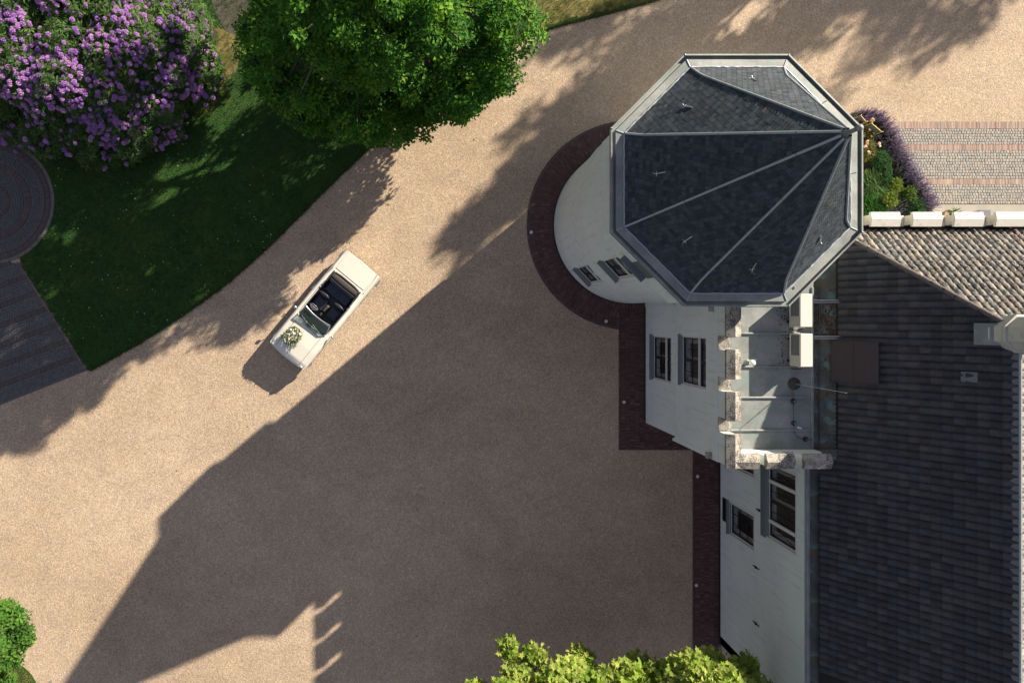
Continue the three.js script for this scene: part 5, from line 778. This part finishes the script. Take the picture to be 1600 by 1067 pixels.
    for (const x of wheelX) { const w = part('wheel', [new THREE.TorusGeometry(0.25, 0.085, 10, 28).scale(1, 1, 1.05)].map((g) => g.translate(x, 0.325, s * 0.80)), rubber, car); part('rim', [new THREE.LatheGeometry([[0, 0.06], [0.12, 0.05], [0.17, 0.02], [0.2, 0.03], [0.21, 0]].map(([a, y]) => new THREE.Vector2(a, y)), 20).rotateX(s * Math.PI / 2).translate(x, 0.325, s * 0.82)], chrome, w); }
  }
  part('front_bumper', [tube([V(2.0, 0.44, -0.93), V(2.24, 0.44, -0.86), V(2.36, 0.44, -0.5), V(2.39, 0.44, 0), V(2.36, 0.44, 0.5), V(2.24, 0.44, 0.86), V(2.0, 0.44, 0.93)], 0.055, 50, 8), ...[1, -1].map((s) => rbox(0.08, 0.16, 0.06, 2.40, 0.45, s * 0.36, 0.02))], chrome, car);
  part('rear_bumper', [tube([V(-2.0, 0.46, -0.935), V(-2.30, 0.46, -0.88), V(-2.39, 0.46, -0.5), V(-2.40, 0.46, 0), V(-2.39, 0.46, 0.5), V(-2.30, 0.46, 0.88), V(-2.0, 0.46, 0.935)], 0.055, 50, 8)], chrome, car);
  part('radiator_grille', [rbox(0.1, 0.30, 0.6, 2.385, 0.58, 0, 0.03), ...Array.from({ length: 7 }, (_, i) => box(0.01, 0.012, 0.54, 2.437, 0.46 + i * 0.04, 0))], chrome, car);
  part('bonnet_ornament', [new THREE.CylinderGeometry(0.02, 0.028, 0.02, 12).translate(2.38, deckY(2.38, 0) + 0.012, 0), new THREE.SphereGeometry(0.016, 8, 6).translate(2.38, deckY(2.38, 0) + 0.035, 0)], chrome, car);
  part('boot_handle', [rbox(0.03, 0.035, 0.16, -2.45, 0.83, 0, 0.01), rbox(0.035, 0.02, 0.04, -2.45, 0.885, 0.28, 0.008)], chrome, car);
  // windscreen
  const base = (t) => V(0.70 + 0.14 * (1 - t * t), 0.935 + 0.012 * (1 - t * t), t * 0.69), topc = (t) => V(0.29 + 0.07 * (1 - t * t), 1.245, t * 0.61);
  const ws = part('windscreen', [gridGeo(16, 4, (i, j) => base(-1 + i / 8).lerp(topc(-1 + i / 8), j / 4))], phys({ color: rgb(0.42, 0.60, 0.48), transmission: 1, thickness: 0, roughness: 0.02 }), car);
  const ln = (f, n = 12) => Array.from({ length: n + 1 }, (_, i) => f(-1 + 2 * i / n));
  part('frame', [tube(ln(topc), 0.026, 30, 8), tube([base(-1), topc(-1)], 0.024, 4, 8), tube([base(1), topc(1)], 0.024, 4, 8)], std({ color: rgb(0.55, 0.56, 0.58), metalness: 0.85, roughness: 0.22 }), ws);
  part('seal', [tube(ln(base), 0.014, 30, 6)], rubber, ws);
  for (const z of [-0.42, 0.12]) part('wiper', [tube([V(0.80, 0.965, z), V(0.74, 0.99, z + 0.3), V(0.70, 0.995, z + 0.42)], 0.008, 8, 5)], std({ color: rgb(0.3, 0.3, 0.3), metalness: 0.7, roughness: 0.4 }), car);
  part('cowl_vent', [box(0.10, 0.006, 0.72, 0.90, deckY(0.90, 0) + 0.004, -0.02), ...Array.from({ length: 15 }, (_, i) => box(0.09, 0.012, 0.012, 0.90, deckY(0.9, 0) + 0.008, -0.36 + i * 0.048))], std({ color: rgb(0.16, 0.17, 0.18), roughness: 0.6 }), car);
  // interior
  part('floor_carpet', [span(-1.40, 0.64, 0.345, 0.38, -0.69, 0.69), span(0.4, 0.79, 0.38, 0.86, -0.58, 0.58), span(-1.475, -1.0, 0.38, 0.56, -0.56, 0.56), ...[1, -1].map((s) => span(-1.38, 0.64, 0.38, 0.855, s > 0 ? 0.665 : -0.697, s > 0 ? 0.697 : -0.665))], navy, car);
  part('dashboard', [rbox(0.44, 0.16, 1.30, 0.58, 0.855, 0, 0.06, 4), rbox(0.14, 0.05, 0.36, 0.42, 0.95, 0.40, 0.02)], std({ color: rgb(0.012, 0.014, 0.016), roughness: 0.55 }), car);
  for (const s of [1, -1]) {
    const seat = part('front_seat', [rbox(0.56, 0.16, 0.54, -0.12, 0.50, s * 0.37, 0.07, 4), rbox(0.40, 0.06, 0.36, -0.10, 0.585, s * 0.37, 0.03, 3)], leather, car);
    part('backrest', [gridGeo(12, 14, (i, j) => { const a = i / 12 * Math.PI * 2, y = 0.52 + 0.46 * Math.sin(j / 14 * Math.PI / 2), w = 0.265 * Math.pow(Math.max(0, 1 - (j / 14) ** 5), 0.5) + 0.001, d = 0.07 * Math.pow(Math.max(0, 1 - (j / 14) ** 6), 0.5) + 0.001, k = Math.sin(a) * w; return V(-0.37 - (y - 0.52) * 0.28 + Math.cos(a) * d - 0.25 * (0.07 - k * k) * 0, y, s * 0.37 + k); })], leather, seat);
  }
  part('console', [rbox(0.36, 0.2, 0.17, -0.06, 0.55, 0, 0.08, 5), rbox(0.16, 0.14, 0.15, 0.24, 0.55, 0, 0.06, 4)], brown, car);
  part('rear_bench', [rbox(0.5, 0.2, 1.16, -0.86, 0.50, 0, 0.07, 4), rbox(0.14, 0.42, 1.2, -1.10, 0.70, 0, 0.06, 4), rbox(0.4, 0.06, 0.12, -0.84, 0.60, 0, 0.03, 3)], std({ color: rgb(0.014, 0.022, 0.04), roughness: 0.45 }), car);
  part('folded_top', [gridGeo(10, 24, (i, j) => { const t = -1 + j / 12, a = i / 10, x = -1.16 - 0.27 * a + 0.05 * (t * t) * (1 - a) * -0.6, y = 0.90 + 0.055 * Math.sin(a * Math.PI) + 0.006 * Math.sin(a * 9) - 0.02 * t * t; return V(x, y, t * (0.58 + 0.07 * (1 - a))); }, false), tube([V(-1.15, 0.92, -0.6), V(-1.13, 0.925, 0), V(-1.15, 0.92, 0.6)], 0.014, 20, 6)], brown, car);
  part('top_frame', [...[1, -1].map((s) => rbox(0.55, 0.07, 0.06, -1.20, 0.905, s * 0.665, 0.025, 3)), tube([V(-1.20, 0.90, -0.68), V(-1.40, 0.90, -0.62), V(-1.465, 0.905, -0.4), V(-1.475, 0.91, 0), V(-1.465, 0.905, 0.4), V(-1.40, 0.90, 0.62), V(-1.20, 0.90, 0.68)], 0.035, 40, 8)], std({ color: rgb(0.02, 0.017, 0.017), roughness: 0.7 }), car);
  part('steering_wheel', [new THREE.TorusGeometry(0.195, 0.013, 8, 36).rotateY(Math.PI / 2).rotateZ(0.5).translate(0.16, 0.92, 0.38), bar(V(0.15, 0.915, 0.38), V(0.42, 0.80, 0.38), 0.025, 0.03, 10), bar(V(0.16, 0.92, 0.19), V(0.16, 0.92, 0.57), 0.012, 0.012, 6)], std({ color: rgb(0.25, 0.26, 0.27), metalness: 0.3, roughness: 0.3 }), car);
  part('rear_view_mirror', [rbox(0.03, 0.06, 0.2, 0.38, 1.16, 0, 0.012), bar(V(0.38, 1.17, 0), V(0.36, 1.235, 0), 0.01, 0.01, 6)], chrome, car);
  part('number_plate', [rbox(0.015, 0.11, 0.46, 2.452, 0.40, 0, 0.004), rbox(0.015, 0.11, 0.46, -2.435, 0.62, 0, 0.004)], M.white, car);

  // flowers on the bonnet
  const r = rngOf(131), fp = P(459, 523, 0.92), bq = thing('flower_bouquet', 'wedding bouquet of white and peach roses with greenery lying on the car bonnet', 'bouquet', [fp.x, deckY(1.75, 0.2) * 1.05 + 0.012, fp.z], th);
  const rose = (s) => { const g = []; for (let l = 0; l < 4; l++) for (let k = 0; k < 5 - (l === 3 ? 2 : 0); k++) { const a = k * 1.257 + l * 0.6, R = 0.075 - l * 0.017, hgt = 0.035 + l * 0.012; g.push(new THREE.SphereGeometry(R, 5, 4, a, 1.5, 0.35, 1.2).scale(1, 0.8, 1).translate(0, hgt - R * 0.3, 0)); } return merge(g).scale(s, s, s); };
  const rg = rose(1), cols = [[0.60, 0.575, 0.51], [0.56, 0.53, 0.44], [0.50, 0.36, 0.25], [0.60, 0.56, 0.50], [0.28, 0.17, 0.13]].map((c) => std({ color: rgb(...c), roughness: 0.85 }));
  const spots = [[-0.20, -0.26, 1.15, 0], [-0.10, -0.14, 0.8, 3], [-0.06, 0.02, 1.3, 0], [-0.10, 0.24, 1.1, 3], [0.02, -0.20, 0.7, 1], [0.09, -0.04, 0.85, 3], [0.18, -0.02, 0.85, 2], [0.09, 0.18, 0.9, 0], [0.20, 0.14, 0.75, 4], [0.27, 0.02, 0.8, 0], [0.16, -0.20, 0.65, 4], [0.30, 0.17, 0.6, 1], [0.43, 0.12, 1.15, 0], [-0.26, 0.08, 0.7, 1], [-0.22, -0.10, 0.75, 2], [0.0, 0.12, 0.6, 1], [-0.16, 0.13, 0.65, 3], [0.36, 0.0, 0.55, 2], [0.22, -0.12, 0.6, 3], [-0.02, -0.3, 0.65, 1], [-0.28, -0.02, 0.6, 3]];
  for (const [u, v, s, k] of spots) { const m = part('rose', rg, cols[k], bq); const e = Math.hypot(u, v); m.position.set(u * 0.92, 0.16 - 0.28 * e * e + jit(r, 0.05), v * 0.78); m.rotation.set(jit(r, 0.4) + v * 0.9, r() * 6, jit(r, 0.4) - u * 0.9); m.scale.setScalar(s * 0.86); }
  const lf = []; for (let i = 0; i < 420; i++) { const a = r() * 6.283, d = 0.29 * Math.sqrt(r()) * (1 + (Math.cos(a) > 0.6 ? 0.55 : 0)), y = 0.02 + 0.26 * r() * (1.1 - d * 1.6), o = V(Math.cos(a) * d, y, Math.sin(a) * d), dir = V(Math.cos(a) + jit(r, 1.2), jit(r, 0.9) + 0.2, Math.sin(a) + jit(r, 1.2)).normalize(), s = dir.clone().cross(qUp).normalize().multiplyScalar(0.018 + 0.012 * r()), l = 0.06 + 0.08 * r(), c = mix3([0.05, 0.085, 0.03], [0.20, 0.22, 0.10], r()), m2 = o.clone().addScaledVector(dir, l * 0.5); lf.push(paint(tri([[o, m2.clone().add(s), o.clone().addScaledVector(dir, l), m2.clone().sub(s)]]), c)); }
  part('greenery', lf, std({ color: 0xffffff, vertexColors: true, roughness: 0.8 }), bq).userData.kind = 'stuff';
  part('stalks', Array.from({ length: 9 }, (_, i) => bar(V(0.1 - i * 0.02, 0.02, jit(r, 0.2)), V(0.5 + jit(r, 0.16), 0.015, jit(r, 0.22) + 0.05), 0.007, 0.005, 5)), std({ color: rgb(0.09, 0.13, 0.04), roughness: 0.8 }), bq);
}
renderer.render(scene, camera);
